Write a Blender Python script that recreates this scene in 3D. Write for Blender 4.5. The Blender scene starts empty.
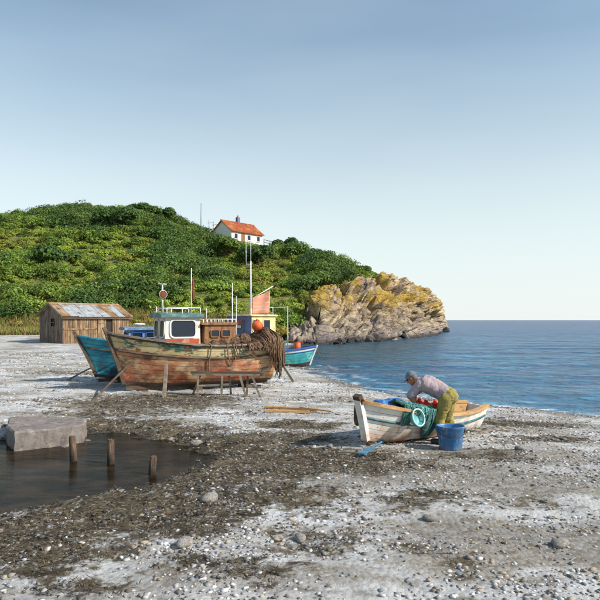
import bpy, bmesh, math, random
import numpy as np
from mathutils import Vector, Matrix, noise as mn

random.seed(7)
RNG = np.random.default_rng(11)
SC = bpy.context.scene
COL = SC.collection
R = math.radians

# ---------------------------------------------------------------- camera
CAMZ = 2.7
F = 600.0
cam_d = bpy.data.cameras.new('camera')
cam = bpy.data.objects.new('camera', cam_d)
COL.objects.link(cam)
cam.location = (0, 0, CAMZ)
cam.rotation_euler = (R(90), 0, 0)
cam_d.sensor_width = 36
cam_d.lens = 36
cam_d.shift_y = 20 / 600
cam_d.clip_start = 0.1
cam_d.clip_end = 30000
SC.camera = cam

# ---------------------------------------------------------------- sky and sun
SUN_AZ = R(-20)          # angle of the direction to the sun from +X
SUN_EL = R(36)
w = bpy.data.worlds.new('World')
SC.world = w
w.use_nodes = True
nt = w.node_tree
for n in list(nt.nodes):
    nt.nodes.remove(n)
sky = nt.nodes.new('ShaderNodeTexSky')
sky.sky_type = 'NISHITA'
sky.sun_disc = False
sky.sun_elevation = SUN_EL
sky.sun_rotation = math.pi / 2 - SUN_AZ
sky.air_density = 1.5
sky.dust_density = 0.1
sky.ozone_density = 1.0
tc = nt.nodes.new('ShaderNodeTexCoord')
mp = nt.nodes.new('ShaderNodeMapping')
mp.inputs['Scale'].default_value = (1.1, 1.1, 5.5)
mp.inputs['Rotation'].default_value = (R(6), R(-8), 0)
cn = nt.nodes.new('ShaderNodeTexNoise')
cn.inputs['Scale'].default_value = 1.6
cn.inputs['Detail'].default_value = 3
cn.inputs['Roughness'].default_value = 0.5
cr = nt.nodes.new('ShaderNodeMapRange')
cr.interpolation_type = 'SMOOTHSTEP'
cr.inputs['From Min'].default_value = 0.22
cr.inputs['From Max'].default_value = 0.85
cr.inputs['To Max'].default_value = 0.16
hz = nt.nodes.new('ShaderNodeSeparateXYZ')
hr = nt.nodes.new('ShaderNodeMapRange')          # pale sea haze low in the sky
hr.interpolation_type = 'SMOOTHSTEP'
hr.inputs['From Min'].default_value = 0.47
hr.inputs['From Max'].default_value = 0.02
hr.inputs['To Max'].default_value = 0.85
hm = nt.nodes.new('ShaderNodeMix')
hm.data_type = 'RGBA'
hm.inputs[7].default_value = (6.0, 6.75, 7.0, 1)
cm = nt.nodes.new('ShaderNodeMix')
cm.data_type = 'RGBA'
cm.inputs[7].default_value = (6.0, 7.1, 7.6, 1)
bg = nt.nodes.new('ShaderNodeBackground')
bg.inputs['Strength'].default_value = 0.11
wo = nt.nodes.new('ShaderNodeOutputWorld')
L = nt.links.new
L(tc.outputs['Generated'], mp.inputs['Vector'])
L(mp.outputs['Vector'], cn.inputs['Vector'])
L(cn.outputs['Fac'], cr.inputs['Value'])
L(cr.outputs['Result'], cm.inputs[0])
L(tc.outputs['Generated'], hz.inputs[0])
L(hz.outputs['Z'], hr.inputs['Value'])
L(hr.outputs['Result'], hm.inputs[0])
L(sky.outputs['Color'], hm.inputs[6])
L(hm.outputs[2], cm.inputs[6])
L(cm.outputs[2], bg.inputs['Color'])
L(bg.outputs['Background'], wo.inputs['Surface'])

sun_d = bpy.data.lights.new('sun', 'SUN')
sun_d.energy = 5.0
sun_d.angle = R(0.55)
sun_d.color = (1.0, 0.93, 0.82)
sun = bpy.data.objects.new('sun', sun_d)
COL.objects.link(sun)
to_sun = Vector((math.cos(SUN_EL) * math.cos(SUN_AZ), math.cos(SUN_EL) * math.sin(SUN_AZ), math.sin(SUN_EL)))
sun.rotation_euler = to_sun.to_track_quat('Z', 'Y').to_euler()
sun.location = (30, -10, 40)

SC.view_settings.view_transform = 'Standard'
SC.view_settings.look = 'None'
SC.view_settings.exposure = 0.34
SC.view_settings.gamma = 1.0


# ---------------------------------------------------------------- helpers
def hexc(h):
    h = h.lstrip('#')
    c = [int(h[i:i + 2], 16) / 255 for i in (0, 2, 4)]
    return tuple((x / 12.92 if x <= 0.04045 else ((x + 0.055) / 1.055) ** 2.4) for x in c)


def tag(o, label=None, cat=None, group=None, kind=None):
    if label: o['label'] = label
    if cat: o['category'] = cat
    if group: o['group'] = group
    if kind: o['kind'] = kind
    return o


def thing(name, label, cat, loc=(0, 0, 0), rz=0.0, group=None, rot=None):
    o = bpy.data.objects.new(name, None)
    o.empty_display_size = 0.2
    COL.objects.link(o)
    o.location = loc
    o.rotation_euler = rot if rot else (0, 0, rz)
    return tag(o, label, cat, group)


def link(name, me, mat=None, parent=None, smooth=False):
    if mat is not None and len(me.materials) == 0:
        me.materials.append(mat)
    if smooth:
        me.polygons.foreach_set('use_smooth', [True] * len(me.polygons))
    o = bpy.data.objects.new(name, me)
    COL.objects.link(o)
    if parent: o.parent = parent
    return o


class MB:
    """collects shapes for one mesh"""
    def __init__(s):
        s.v = []; s.f = []

    def add(s, vs, fs):
        b = len(s.v)
        s.v.extend([tuple(p) for p in vs])
        s.f.extend([tuple(i + b for i in f) for f in fs])
        return s

    def box(s, c, size, rot=None, bev=0.0):
        hx, hy, hz = size[0] / 2, size[1] / 2, size[2] / 2
        M = Matrix.Translation(Vector(c)) @ (rot.to_4x4() if rot is not None else Matrix.Identity(4))
        if bev <= 0:
            vs = [M @ Vector((x, y, z)) for z in (-hz, hz) for y in (-hy, hy) for x in (-hx, hx)]
            s.add(vs, [(0, 2, 3, 1), (4, 5, 7, 6), (0, 1, 5, 4), (2, 6, 7, 3), (0, 4, 6, 2), (1, 3, 7, 5)])
        else:
            bm = bmesh.new()
            bmesh.ops.create_cube(bm, size=1)
            for v in bm.verts:
                v.co = Vector((v.co.x * size[0], v.co.y * size[1], v.co.z * size[2]))
            bmesh.ops.bevel(bm, geom=list(bm.edges), offset=bev, segments=2, affect='EDGES')
            bm.verts.ensure_lookup_table()
            s.add([M @ v.co for v in bm.verts], [[v.index for v in f.verts] for f in bm.faces])
            bm.free()
        return s

    def beam(s, a, b, wd, ht, up=(0, 0, 1), taper=1.0):
        a, b = Vector(a), Vector(b)
        d = (b - a).normalized()
        up = Vector(up)
        if abs(d.dot(up)) > 0.97: up = Vector((0, 1, 0))
        x = d.cross(up).normalized(); y = x.cross(d).normalized()
        vs = []
        for p, k in ((a, 1.0), (b, taper)):
            for sx, sy in ((-1, -1), (1, -1), (1, 1), (-1, 1)):
                vs.append(p + x * sx * wd / 2 * k + y * sy * ht / 2 * k)
        s.add(vs, [(3, 2, 1, 0), (4, 5, 6, 7), (0, 1, 5, 4), (1, 2, 6, 5), (2, 3, 7, 6), (3, 0, 4, 7)])
        return s

    def tube(s, pts, r, seg=8, cap=True):
        pts = [Vector(p) for p in pts]
        n = len(pts)
        rr = r if isinstance(r, (list, tuple)) else [r] * n
        ref = Vector((0, 0, 1))
        vs = []; fs = []
        px = None
        for i, p in enumerate(pts):
            d = (pts[min(i + 1, n - 1)] - pts[max(i - 1, 0)])
            if d.length < 1e-9: d = Vector((0, 0, 1))
            d.normalize()
            if px is None:
                px = d.cross(ref if abs(d.dot(ref)) < 0.95 else Vector((0, 1, 0))).normalized()
            else:
                px = (px - d * px.dot(d))
                px = px.normalized() if px.length > 1e-6 else d.orthogonal().normalized()
            py = d.cross(px)
            for k in range(seg):
                a = 2 * math.pi * k / seg
                vs.append(p + (px * math.cos(a) + py * math.sin(a)) * rr[i])
        for i in range(n - 1):
            for k in range(seg):
                k2 = (k + 1) % seg
                fs.append((i * seg + k, i * seg + k2, (i + 1) * seg + k2, (i + 1) * seg + k))
        if cap:
            fs.append(tuple(reversed(range(seg))))
            fs.append(tuple((n - 1) * seg + k for k in range(seg)))
        s.add(vs, fs)
        return s

    def lathe(s, prof, c=(0, 0, 0), seg=24, rot=None, close=True):
        c = Vector(c)
        vs = []; fs = []
        n = len(prof)
        for i, (r, z) in enumerate(prof):
            for k in range(seg):
                a = 2 * math.pi * k / seg
                p = Vector((r * math.cos(a), r * math.sin(a), z))
                if rot is not None: p = rot @ p
                vs.append(c + p)
        for i in range(n - 1):
            for k in range(seg):
                k2 = (k + 1) % seg
                fs.append((i * seg + k, i * seg + k2, (i + 1) * seg + k2, (i + 1) * seg + k))
        if close:
            fs.append(tuple(reversed(range(seg))))
            fs.append(tuple((n - 1) * seg + k for k in range(seg)))
        s.add(vs, fs)
        return s

    def ball(s, c, r, seg=16, rings=10, rot=None, jit=0.0):
        if not isinstance(r, (list, tuple)): r = (r, r, r)
        c = Vector(c)
        vs = []; fs = []
        for i in range(rings + 1):
            th = math.pi * i / rings
            for k in range(seg):
                a = 2 * math.pi * k / seg
                p = Vector((math.sin(th) * math.cos(a) * r[0], math.sin(th) * math.sin(a) * r[1], math.cos(th) * r[2]))
                if jit:
                    p *= 1 + jit * mn.noise(p * 7 + c * 3)
                if rot is not None: p = rot @ p
                vs.append(c + p)
        for i in range(rings):
            for k in range(seg):
                k2 = (k + 1) % seg
                fs.append((i * seg + k, (i + 1) * seg + k, (i + 1) * seg + k2, i * seg + k2))
        s.add(vs, fs)
        return s

    def cap(s, a, b, ra, rb, seg=16):
        """tapered capsule"""
        a, b = Vector(a), Vector(b)
        d = b - a
        Ln = max(d.length, 1e-5)
        q = d.to_track_quat('Z', 'Y').to_matrix()
        prof = []
        for i in range(6):
            t = -math.pi / 2 + (math.pi / 2) * i / 5
            prof.append((max(ra * math.cos(t), 1e-4), ra * math.sin(t)))
        for i in range(6):
            t = (math.pi / 2) * i / 5
            prof.append((max(rb * math.cos(t), 1e-4), Ln + rb * math.sin(t)))
        return s.lathe(prof, a, seg, q)

    def grid(s, fn, us, vs_):
        P = [[Vector(fn(u, v)) for v in vs_] for u in us]
        nu, nv = len(us), len(vs_)
        s.add([p for row in P for p in row],
              [(i * nv + j, (i + 1) * nv + j, (i + 1) * nv + j + 1, i * nv + j + 1) for i in range(nu - 1) for j in range(nv - 1)])
        return s

    def prism(s, pts, thick_vec):
        t = Vector(thick_vec)
        n = len(pts)
        vs = [Vector(p) for p in pts] + [Vector(p) + t for p in pts]
        fs = [tuple(range(n))[::-1], tuple(range(n, 2 * n))] + [(i, (i + 1) % n, n + (i + 1) % n, n + i) for i in range(n)]
        return s.add(vs, fs)

    def mesh(s, name):
        me = bpy.data.meshes.new(name)
        me.from_pydata(s.v, [], s.f)
        me.update()
        return me

    def build(s, name, mat=None, parent=None, smooth=False, fix=True):
        me = s.mesh(name)
        if fix:
            bm = bmesh.new(); bm.from_mesh(me)
            bmesh.ops.recalc_face_normals(bm, faces=bm.faces)
            bm.to_mesh(me); bm.free()
        return link(name, me, mat, parent, smooth)


def shade_auto(o, ang=40):
    me = o.data
    me.polygons.foreach_set('use_smooth', [True] * len(me.polygons))
    try:
        me.set_sharp_from_angle(angle=R(ang))
    except Exception:
        pass
    return o


def bake_mods(o):
    dg = bpy.context.evaluated_depsgraph_get()
    me = bpy.data.meshes.new_from_object(o.evaluated_get(dg))
    old = o.data
    o.modifiers.clear()
    o.data = me
    bpy.data.meshes.remove(old)
    return o


def fuse(mb, name, mat, parent, voxel=0.012, smooth=4, fold=None, fac=0.5):
    """one continuous surface from overlapping volumes"""
    me = mb.mesh(name)
    if mat: me.materials.append(mat)
    o = bpy.data.objects.new(name, me)
    COL.objects.link(o)
    m = o.modifiers.new('r', 'REMESH'); m.mode = 'VOXEL'; m.voxel_size = voxel; m.use_smooth_shade = True
    if smooth:
        k = o.modifiers.new('s', 'SMOOTH'); k.iterations = smooth; k.factor = fac
    bake_mods(o)
    if mat and len(o.data.materials) == 0: o.data.materials.append(mat)
    if fold:
        pts = [(v.co.copy(), v.normal.copy()) for v in o.data.vertices]
        o.data.vertices.foreach_set('co', [c for p, q in pts for c in (p + q * fold(p))])
        o.data.update()
    o.data.polygons.foreach_set('use_smooth', [True] * len(o.data.polygons))
    if parent: o.parent = parent
    return o


# ---------------------------------------------------------------- materials
def mat_new(name):
    m = bpy.data.materials.new(name)
    m.use_nodes = True
    n = m.node_tree
    b = n.nodes['Principled BSDF']
    return m, n, b


def nd(n, kind, **kw):
    x = n.nodes.new(kind)
    for k, v in kw.items():
        if k in x.inputs: x.inputs[k].default_value = v
        else: setattr(x, k, v)
    return x


def coords(n, stretch=(1, 1, 1), rot=(0, 0, 0), space='Object'):
    t = n.nodes.new('ShaderNodeTexCoord')
    m = n.nodes.new('ShaderNodeMapping')
    m.inputs['Scale'].default_value = stretch
    m.inputs['Rotation'].default_value = rot
    n.links.new(t.outputs[space], m.inputs['Vector'])
    return m.outputs['Vector']


def nmask(n, scale, lo, hi, stretch=(1, 1, 1), detail=5, rough=0.6, vec=None, seed=0.0, dist=0.0):
    v = vec if vec is not None else coords(n, stretch)
    if seed:
        a = nd(n, 'ShaderNodeVectorMath', operation='ADD')
        a.inputs[1].default_value = (seed, seed * 1.7, seed * 0.6)
        n.links.new(v, a.inputs[0]); v = a.outputs[0]
    t = nd(n, 'ShaderNodeTexNoise', Scale=scale, Detail=detail, Roughness=rough, Distortion=dist)
    n.links.new(v, t.inputs['Vector'])
    r = nd(n, 'ShaderNodeMapRange')
    r.inputs['From Min'].default_value = lo
    r.inputs['From Max'].default_value = hi
    n.links.new(t.outputs['Fac'], r.inputs['Value'])
    return r.outputs['Result']


def mixc(n, fac, a, b):
    m = n.nodes.new('ShaderNodeMix'); m.data_type = 'RGBA'
    for sock, val in ((0, fac), (6, a), (7, b)):
        if hasattr(val, 'links') or hasattr(val, 'is_linked'):
            n.links.new(val, m.inputs[sock])
        elif sock == 0: m.inputs[0].default_value = val
        else: m.inputs[sock].default_value = (*val[:3], 1)
    return m.outputs[2]


def mul(n, a, b):
    m = nd(n, 'ShaderNodeMath', operation='MULTIPLY')
    for i, x in enumerate((a, b)):
        if isinstance(x, (int, float)): m.inputs[i].default_value = x
        else: n.links.new(x, m.inputs[i])
    return m.outputs[0]


def axis_ramp(n, axis, lo, hi, space='Object'):
    t = n.nodes.new('ShaderNodeTexCoord')
    s = n.nodes.new('ShaderNodeSeparateXYZ')
    n.links.new(t.outputs[space], s.inputs[0])
    r = nd(n, 'ShaderNodeMapRange')
    r.inputs['From Min'].default_value = lo
    r.inputs['From Max'].default_value = hi
    n.links.new(s.outputs['XYZ'.index(axis)], r.inputs['Value'])
    return r.outputs['Result']


def bumpn(n, b, scale=40, strength=0.3, dist=0.01, stretch=(1, 1, 1), detail=6):
    v = coords(n, stretch)
    t = nd(n, 'ShaderNodeTexNoise', Scale=scale, Detail=detail, Roughness=0.65)
    n.links.new(v, t.inputs['Vector'])
    k = nd(n, 'ShaderNodeBump', Strength=strength, Distance=dist)
    n.links.new(t.outputs['Fac'], k.inputs['Height'])
    n.links.new(k.outputs['Normal'], b.inputs['Normal'])


def worn(name, base, layers, rough=0.65, bump=(40, 0.3, 0.01), bstretch=(1, 1, 1), spec=0.35, tone=0.25):
    """paint or wood with patches of other colours; layer = (colour, scale, lo, hi, stretch[, (axis, lo, hi)])"""
    m, n, b = mat_new(name)
    col = base
    first = nmask(n, 2.3, 0.3, 0.7, seed=3.1)
    dk = tuple(c * (1 - tone) for c in base); lt = tuple(min(1, c * (1 + tone)) for c in base)
    col = mixc(n, first, dk, lt)
    for i, ly in enumerate(layers):
        f = nmask(n, ly[1], ly[2], ly[3], stretch=ly[4] if len(ly) > 4 else (1, 1, 1), seed=1.3 * (i + 1))
        if len(ly) > 5 and ly[5]:
            f = mul(n, f, axis_ramp(n, *ly[5]))
        col = mixc(n, f, col, ly[0])
    n.links.new(col, b.inputs['Base Color'])
    b.inputs['Roughness'].default_value = rough
    b.inputs['Specular IOR Level'].default_value = spec
    if bump: bumpn(n, b, bump[0], bump[1], bump[2], bstretch)
    return m


def plain(name, c, rough=0.5, metal=0.0, tone=0.15, spec=0.4):
    m = worn(name, c, [(tuple(x * 0.55 for x in c), 9, 0.55, 0.75)], rough, (60, 0.15, 0.004), spec=spec, tone=tone)
    m.node_tree.nodes['Principled BSDF'].inputs['Metallic'].default_value = metal
    return m


M = {}
RUST = (0.19, 0.062, 0.022)
WOODGREY = (0.20, 0.165, 0.125)
M['orange_hull'] = worn('orange_hull', (0.40, 0.18, 0.085),
    [((0.60, 0.41, 0.23), 2.2, 0.47, 0.6, (0.6, 1, 1.4)),
     ((0.15, 0.075, 0.045), 1.7, 0.47, 0.60, (0.6, 1, 1)),
     ((0.14, 0.15, 0.115), 3.1, 0.58, 0.64, (0.6, 1, 1)),
     ((0.31, 0.052, 0.022), 2.2, 0.47, 0.58, (0.8, 1, 1), ('Z', 0.95, 0.25)),
     ((0.09, 0.045, 0.028), 3.5, 0.54, 0.66, (1, 1, 1), ('Z', 0.6, 0.05)),
     ((0.40, 0.28, 0.17), 11, 0.6, 0.68, (0.35, 1, 1)),
     ((0.07, 0.04, 0.03), 18, 0.63, 0.7, (0.25, 1, 1))], 0.75, (26, 0.4, 0.012), (0.3, 1, 1.2))
M['band'] = worn('band_paint', (0.47, 0.38, 0.19),
    [((0.055, 0.115, 0.085), 2.4, 0.5, 0.56, (0.7, 1, 1.3)),
     ((0.50, 0.46, 0.33), 6, 0.54, 0.62, (0.5, 1, 1)),
     ((0.22, 0.08, 0.03), 5, 0.58, 0.66, (0.6, 1, 1)),
     ((0.035, 0.03, 0.03), 9, 0.63, 0.69, (0.4, 1, 1))], 0.7, (30, 0.4, 0.01), (0.3, 1, 1.2))
M['dark_bottom'] = worn('dark_bottom', (0.07, 0.045, 0.035),
    [((0.16, 0.07, 0.035), 3, 0.5, 0.65), ((0.2, 0.18, 0.14), 7, 0.6, 0.7)], 0.85, (30, 0.5, 0.015))
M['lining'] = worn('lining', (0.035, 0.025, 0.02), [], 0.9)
M['dark_wood'] = worn('dark_wood', (0.075, 0.05, 0.035), [((0.16, 0.12, 0.085), 6, 0.5, 0.7, (0.2, 1, 1))], 0.8, (30, 0.5, 0.01), (0.15, 1, 1))
M['grey_wood'] = worn('grey_wood', WOODGREY, [((0.085, 0.062, 0.045), 9, 0.5, 0.68, (0.3, 1, 1)), ((0.36, 0.31, 0.25), 13, 0.55, 0.7, (0.3, 1, 1))], 0.85, (40, 0.5, 0.01), (0.2, 1, 1))
M['tan_wood'] = worn('tan_wood', (0.46, 0.27, 0.11), [((0.22, 0.11, 0.05), 7, 0.52, 0.68, (0.4, 1, 1)), ((0.55, 0.42, 0.25), 12, 0.55, 0.7, (0.3, 1, 1))], 0.7, (40, 0.4, 0.008), (0.3, 1, 1))
M['brown_wood'] = worn('brown_wood', (0.25, 0.115, 0.045), [((0.11, 0.05, 0.025), 6, 0.5, 0.66, (1, 1, 0.3)), ((0.40, 0.24, 0.11), 9, 0.56, 0.7)], 0.7, (30, 0.4, 0.008))
M['white_paint'] = worn('white_paint', (0.66, 0.64, 0.60), [((0.42, 0.30, 0.18), 5, 0.58, 0.74, (1, 1, 0.35)), ((0.25, 0.12, 0.06), 14, 0.66, 0.74, (1, 1, 0.4))], 0.55, (40, 0.15, 0.006), tone=0.1)
M['white_hull'] = worn('white_hull', (0.78, 0.755, 0.70),
    [((0.55, 0.36, 0.17), 2.6, 0.5, 0.72, (1, 1, 0.45)),
     ((0.34, 0.13, 0.05), 3.4, 0.42, 0.58, (0.8, 1, 0.8), ('Z', 0.36, 0.05)),
     ((0.45, 0.24, 0.10), 8, 0.6, 0.72, (1.2, 1.2, 0.25)),
     ((0.22, 0.14, 0.09), 19, 0.65, 0.71, (0.4, 1, 1))], 0.55, (45, 0.3, 0.006), (0.3, 1, 1), tone=0.08)
M['blue_hull'] = worn('blue_hull', (0.03, 0.21, 0.29),
    [((0.05, 0.34, 0.40), 2.4, 0.5, 0.66, (0.7, 1, 1)), ((0.03, 0.055, 0.10), 3, 0.44, 0.62, (1, 1, 1), ('Z', 1.1, 0.3)),
     ((0.25, 0.17, 0.10), 8, 0.62, 0.7, (0.5, 1, 1))], 0.6, (30, 0.35, 0.01), (0.3, 1, 1.2))
M['teal_hull'] = worn('teal_hull', (0.05, 0.36, 0.37), [((0.30, 0.55, 0.52), 3, 0.5, 0.75), ((0.04, 0.16, 0.20), 5, 0.58, 0.7)], 0.5, (30, 0.2, 0.008))
M['blue_stripe'] = plain('blue_stripe', (0.02, 0.10, 0.32))
M['green_roof'] = worn('green_roof', (0.075, 0.16, 0.155), [((0.24, 0.33, 0.31), 4, 0.5, 0.7), ((0.05, 0.06, 0.09), 7, 0.55, 0.7)], 0.6, (40, 0.2, 0.006))
M['red_paint'] = worn('red_paint', (0.42, 0.075, 0.03), [((0.50, 0.28, 0.17), 4, 0.52, 0.66), ((0.14, 0.04, 0.025), 8, 0.56, 0.7)], 0.7)
M['glass_dark'], _n, _b = mat_new('window_glass')
_b.inputs['Base Color'].default_value = (0.012, 0.018, 0.032, 1); _b.inputs['Roughness'].default_value = 0.06; bumpn(_n, _b, 3.0, 0.25, 0.05)
M['blue_cabin'] = worn('blue_cabin', (0.10, 0.19, 0.33), [((0.34, 0.42, 0.50), 4, 0.52, 0.68), ((0.05, 0.07, 0.12), 7, 0.56, 0.7)], 0.6)
M['violet_shade'] = worn('violet_shade', (0.12, 0.13, 0.24), [((0.20, 0.22, 0.33), 4, 0.5, 0.7)], 0.65)  # shade on the front of the yellow cabin, put into the colour
M['yellow_cabin'] = worn('yellow_cabin', (0.58, 0.47, 0.21), [((0.66, 0.60, 0.42), 4, 0.48, 0.68), ((0.30, 0.18, 0.07), 9, 0.6, 0.72)], 0.65)
M['white_metal'] = plain('white_metal', (0.72, 0.72, 0.70), 0.4)
M['dark_metal'] = plain('dark_metal', (0.05, 0.048, 0.05), 0.5, 0.5)
M['rusty'] = worn('rusty_iron', RUST, [((0.07, 0.03, 0.02), 14, 0.5, 0.65)], 0.85, (80, 0.5, 0.006))
M['rope'] = worn('rope', (0.22, 0.155, 0.095), [((0.10, 0.065, 0.04), 20, 0.45, 0.65)], 0.95, (160, 0.6, 0.006))
M['net_brown'] = worn('net_brown', (0.145, 0.085, 0.05), [((0.055, 0.032, 0.022), 7, 0.45, 0.62), ((0.27, 0.17, 0.10), 12, 0.55, 0.72)], 0.95, (90, 0.9, 0.02), (1, 1, 0.5))
M['net_strand'] = worn('net_strand', (0.22, 0.135, 0.08), [((0.09, 0.05, 0.03), 9, 0.45, 0.65)], 0.95, (160, 0.6, 0.006))
M['orange_float'] = worn('orange_float', (0.60, 0.10, 0.025), [((0.62, 0.26, 0.13), 6, 0.55, 0.75), ((0.28, 0.05, 0.02), 9, 0.58, 0.72)], 0.5, tone=0.12)
M['red_float'] = worn('red_float', (0.62, 0.055, 0.025), [((0.66, 0.22, 0.12), 8, 0.58, 0.76)], 0.45, tone=0.12)
M['aqua'] = worn('aqua_plastic', (0.08, 0.34, 0.36), [((0.22, 0.48, 0.47), 5, 0.5, 0.7), ((0.25, 0.24, 0.2), 13, 0.55, 0.7)], 0.45, tone=0.12)
M['aqua_rim'] = plain('aqua_rim', (0.45, 0.62, 0.58), 0.5)
M['net_green'] = worn('net_green', (0.075, 0.19, 0.18), [((0.03, 0.085, 0.085), 9, 0.46, 0.62), ((0.20, 0.42, 0.38), 15, 0.55, 0.7)], 0.9, (90, 0.9, 0.015))
M['net_green_strand'] = worn('net_green_strand', (0.14, 0.38, 0.34), [((0.04, 0.14, 0.13), 9, 0.5, 0.65)], 0.9)
M['blue_tarp'] = worn('blue_tarp', (0.035, 0.13, 0.36), [((0.09, 0.25, 0.48), 7, 0.52, 0.7)], 0.55)
M['blue_bucket'] = worn('blue_bucket', (0.04, 0.15, 0.36), [((0.12, 0.28, 0.47), 4, 0.48, 0.68), ((0.30, 0.30, 0.29), 11, 0.56, 0.70, (1, 1, 0.4)), ((0.20, 0.17, 0.13), 6, 0.45, 0.65, (1, 1, 0.6), ('Z', 0.16, 0.0))], 0.42, (60, 0.15, 0.004), tone=0.1)
M['teal_rail'] = worn('teal_rail', (0.02, 0.10, 0.13), [((0.05, 0.20, 0.23), 9, 0.5, 0.7), ((0.4, 0.36, 0.3), 20, 0.66, 0.72)], 0.6)
M['salmon'] = worn('salmon_cloth', (0.60, 0.26, 0.17), [((0.68, 0.42, 0.30), 3.5, 0.48, 0.66, (0.5, 0.5, 2.2))], 0.9, tone=0.1)
M['redbrown_flag'] = plain('redbrown_flag', (0.20, 0.045, 0.03), 0.9)
M['green_paint'] = worn('green_paint', (0.03, 0.15, 0.10), [((0.10, 0.27, 0.20), 5, 0.5, 0.7)], 0.6)
M['plank_wall'] = worn('plank_wall', (0.20, 0.125, 0.07), [((0.40, 0.28, 0.16), 1.3, 0.48, 0.62, (3, 3, 0.4)), ((0.07, 0.042, 0.027), 2.2, 0.5, 0.66, (3, 3, 0.35)), ((0.12, 0.07, 0.04), 9, 0.55, 0.7, (2, 2, 0.2))], 0.9, (12, 0.5, 0.02), (3, 3, 0.3))
M['plank_gable'] = worn('plank_gable', (0.15, 0.115, 0.09), [((0.26, 0.205, 0.16), 1.4, 0.48, 0.64, (3, 3, 0.4)), ((0.06, 0.042, 0.033), 2.4, 0.5, 0.66, (3, 3, 0.35))], 0.9, (12, 0.5, 0.02), (3, 3, 0.3))
M['tin'] = worn('corrugated_tin', (0.44, 0.46, 0.47), [((0.30, 0.175, 0.09), 0.6, 0.52, 0.64, (1, 1, 1)), ((0.17, 0.08, 0.035), 1.7, 0.56, 0.68), ((0.56, 0.58, 0.59), 2.5, 0.55, 0.7)], 0.55, (20, 0.3, 0.01), tone=0.12)
M['tin_rust'] = worn('rusty_tin', (0.33, 0.20, 0.10), [((0.44, 0.36, 0.26), 0.8, 0.48, 0.64), ((0.15, 0.07, 0.03), 1.7, 0.55, 0.68)], 0.7, (20, 0.3, 0.01))
M['house_wall'] = worn('house_wall', (0.74, 0.73, 0.70), [((0.55, 0.52, 0.46), 1.2, 0.58, 0.75)], 0.8, tone=0.05)
M['tile'] = worn('roof_tile', (0.33, 0.085, 0.03), [((0.46, 0.20, 0.07), 0.8, 0.5, 0.66, (1, 1, 1)), ((0.22, 0.055, 0.025), 1.6, 0.54, 0.66)], 0.8)
M['skin'] = worn('skin', (0.40, 0.17, 0.095), [((0.30, 0.10, 0.055), 14, 0.5, 0.7)], 0.55, None, tone=0.1)
M['shirt'] = worn('shirt', (0.30, 0.245, 0.285), [((0.35, 0.265, 0.255), 3, 0.45, 0.7)], 0.9, (120, 0.3, 0.004), tone=0.12)
M['trousers'] = worn('trousers', (0.245, 0.20, 0.055), [((0.33, 0.27, 0.075), 3, 0.45, 0.7), ((0.16, 0.135, 0.05), 5, 0.55, 0.75, (1, 1, 0.6))], 0.9, (120, 0.3, 0.004), tone=0.08)
M['cap_cloth'] = worn('cap_cloth', (0.115, 0.165, 0.22), [((0.20, 0.25, 0.29), 14, 0.5, 0.7)], 0.9, (160, 0.3, 0.003))
M['hair'] = plain('hair', (0.16, 0.13, 0.11), 0.8)
M['boot'] = plain('boot_rubber', (0.03, 0.03, 0.028), 0.5)
M['eye'] = plain('eye', (0.03, 0.02, 0.015), 0.3)
M['concrete'] = worn('old_concrete', (0.20, 0.175, 0.16), [((0.13, 0.105, 0.10), 3.5, 0.48, 0.64, (2, 2, 0.6)), ((0.36, 0.31, 0.26), 6, 0.55, 0.7), ((0.08, 0.075, 0.05), 2, 0.5, 0.68, (1, 1, 1), ('Z', 0.3, -0.1))], 0.9, (22, 0.6, 0.02))
M['post_wood'] = worn('post_wood', (0.12, 0.075, 0.05), [((0.24, 0.17, 0.12), 16, 0.5, 0.68, (1, 1, 0.25)), ((0.03, 0.022, 0.016), 5, 0.25, 0.5, (1, 1, 0.4), ('Z', 0.62, 0.42)), ((0.04, 0.025, 0.018), 30, 0.55, 0.66, (1, 1, 0.12))], 0.85, (40, 0.9, 0.015), (1, 1, 0.2))
M['oar_blue'] = worn('oar_blue', (0.04, 0.14, 0.24), [((0.11, 0.25, 0.33), 8, 0.5, 0.7)], 0.6)
M['fence_wood'] = plain('fence_wood', (0.30, 0.29, 0.28), 0.8)

# ---------------------------------------------------------------- terrain functions
SHORE = np.array([(90, -3), (40, 6.5), (22, 12.2), (13, 15.2), (7.4, 17.5), (5.9, 19), (3.6, 21.6), (1.95, 25), (1.2, 30.5), (0.5, 33.6), (-1.2, 36.2), (-2, 42), (-2.5, 52), (-1, 62), (2, 70), (2, 120), (-300, 120), (-300, -60), (90, -60)], float)


def poly_sdf(P, x, y):
    x = np.asarray(x, float); y = np.asarray(y, float)
    d = np.full(x.shape, 1e18); inside = np.zeros(x.shape, bool)
    n = len(P)
    for i in range(n):
        a = P[i]; b = P[(i + 1) % n]
        ex, ey = b[0] - a[0], b[1] - a[1]
        t = np.clip(((x - a[0]) * ex + (y - a[1]) * ey) / (ex * ex + ey * ey), 0, 1)
        d = np.minimum(d, (x - a[0] - t * ex) ** 2 + (y - a[1] - t * ey) ** 2)
        c = ((a[1] > y) != (b[1] > y))
        with np.errstate(divide='ignore', invalid='ignore'):
            xi = (b[0] - a[0]) * (y - a[1]) / (b[1] - a[1] + 1e-30) + a[0]
        inside ^= c & (x < xi)
    return np.sqrt(d) * np.where(inside, 1, -1)


def from_px(pts, z):
    return np.array([((u - 300) / F * (CAMZ - z) * F / (v - 320), (CAMZ - z) * F / (v - 320)) for u, v in pts], float)


POOL_Z = 0.30
POOL = from_px([(-160, 452), (40, 441), (92, 433), (120, 434), (150, 442), (186, 449), (212, 456), (196, 466), (172, 477), (135, 490), (85, 502), (20, 515), (-60, 535), (-260, 560)], POOL_Z)


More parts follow.
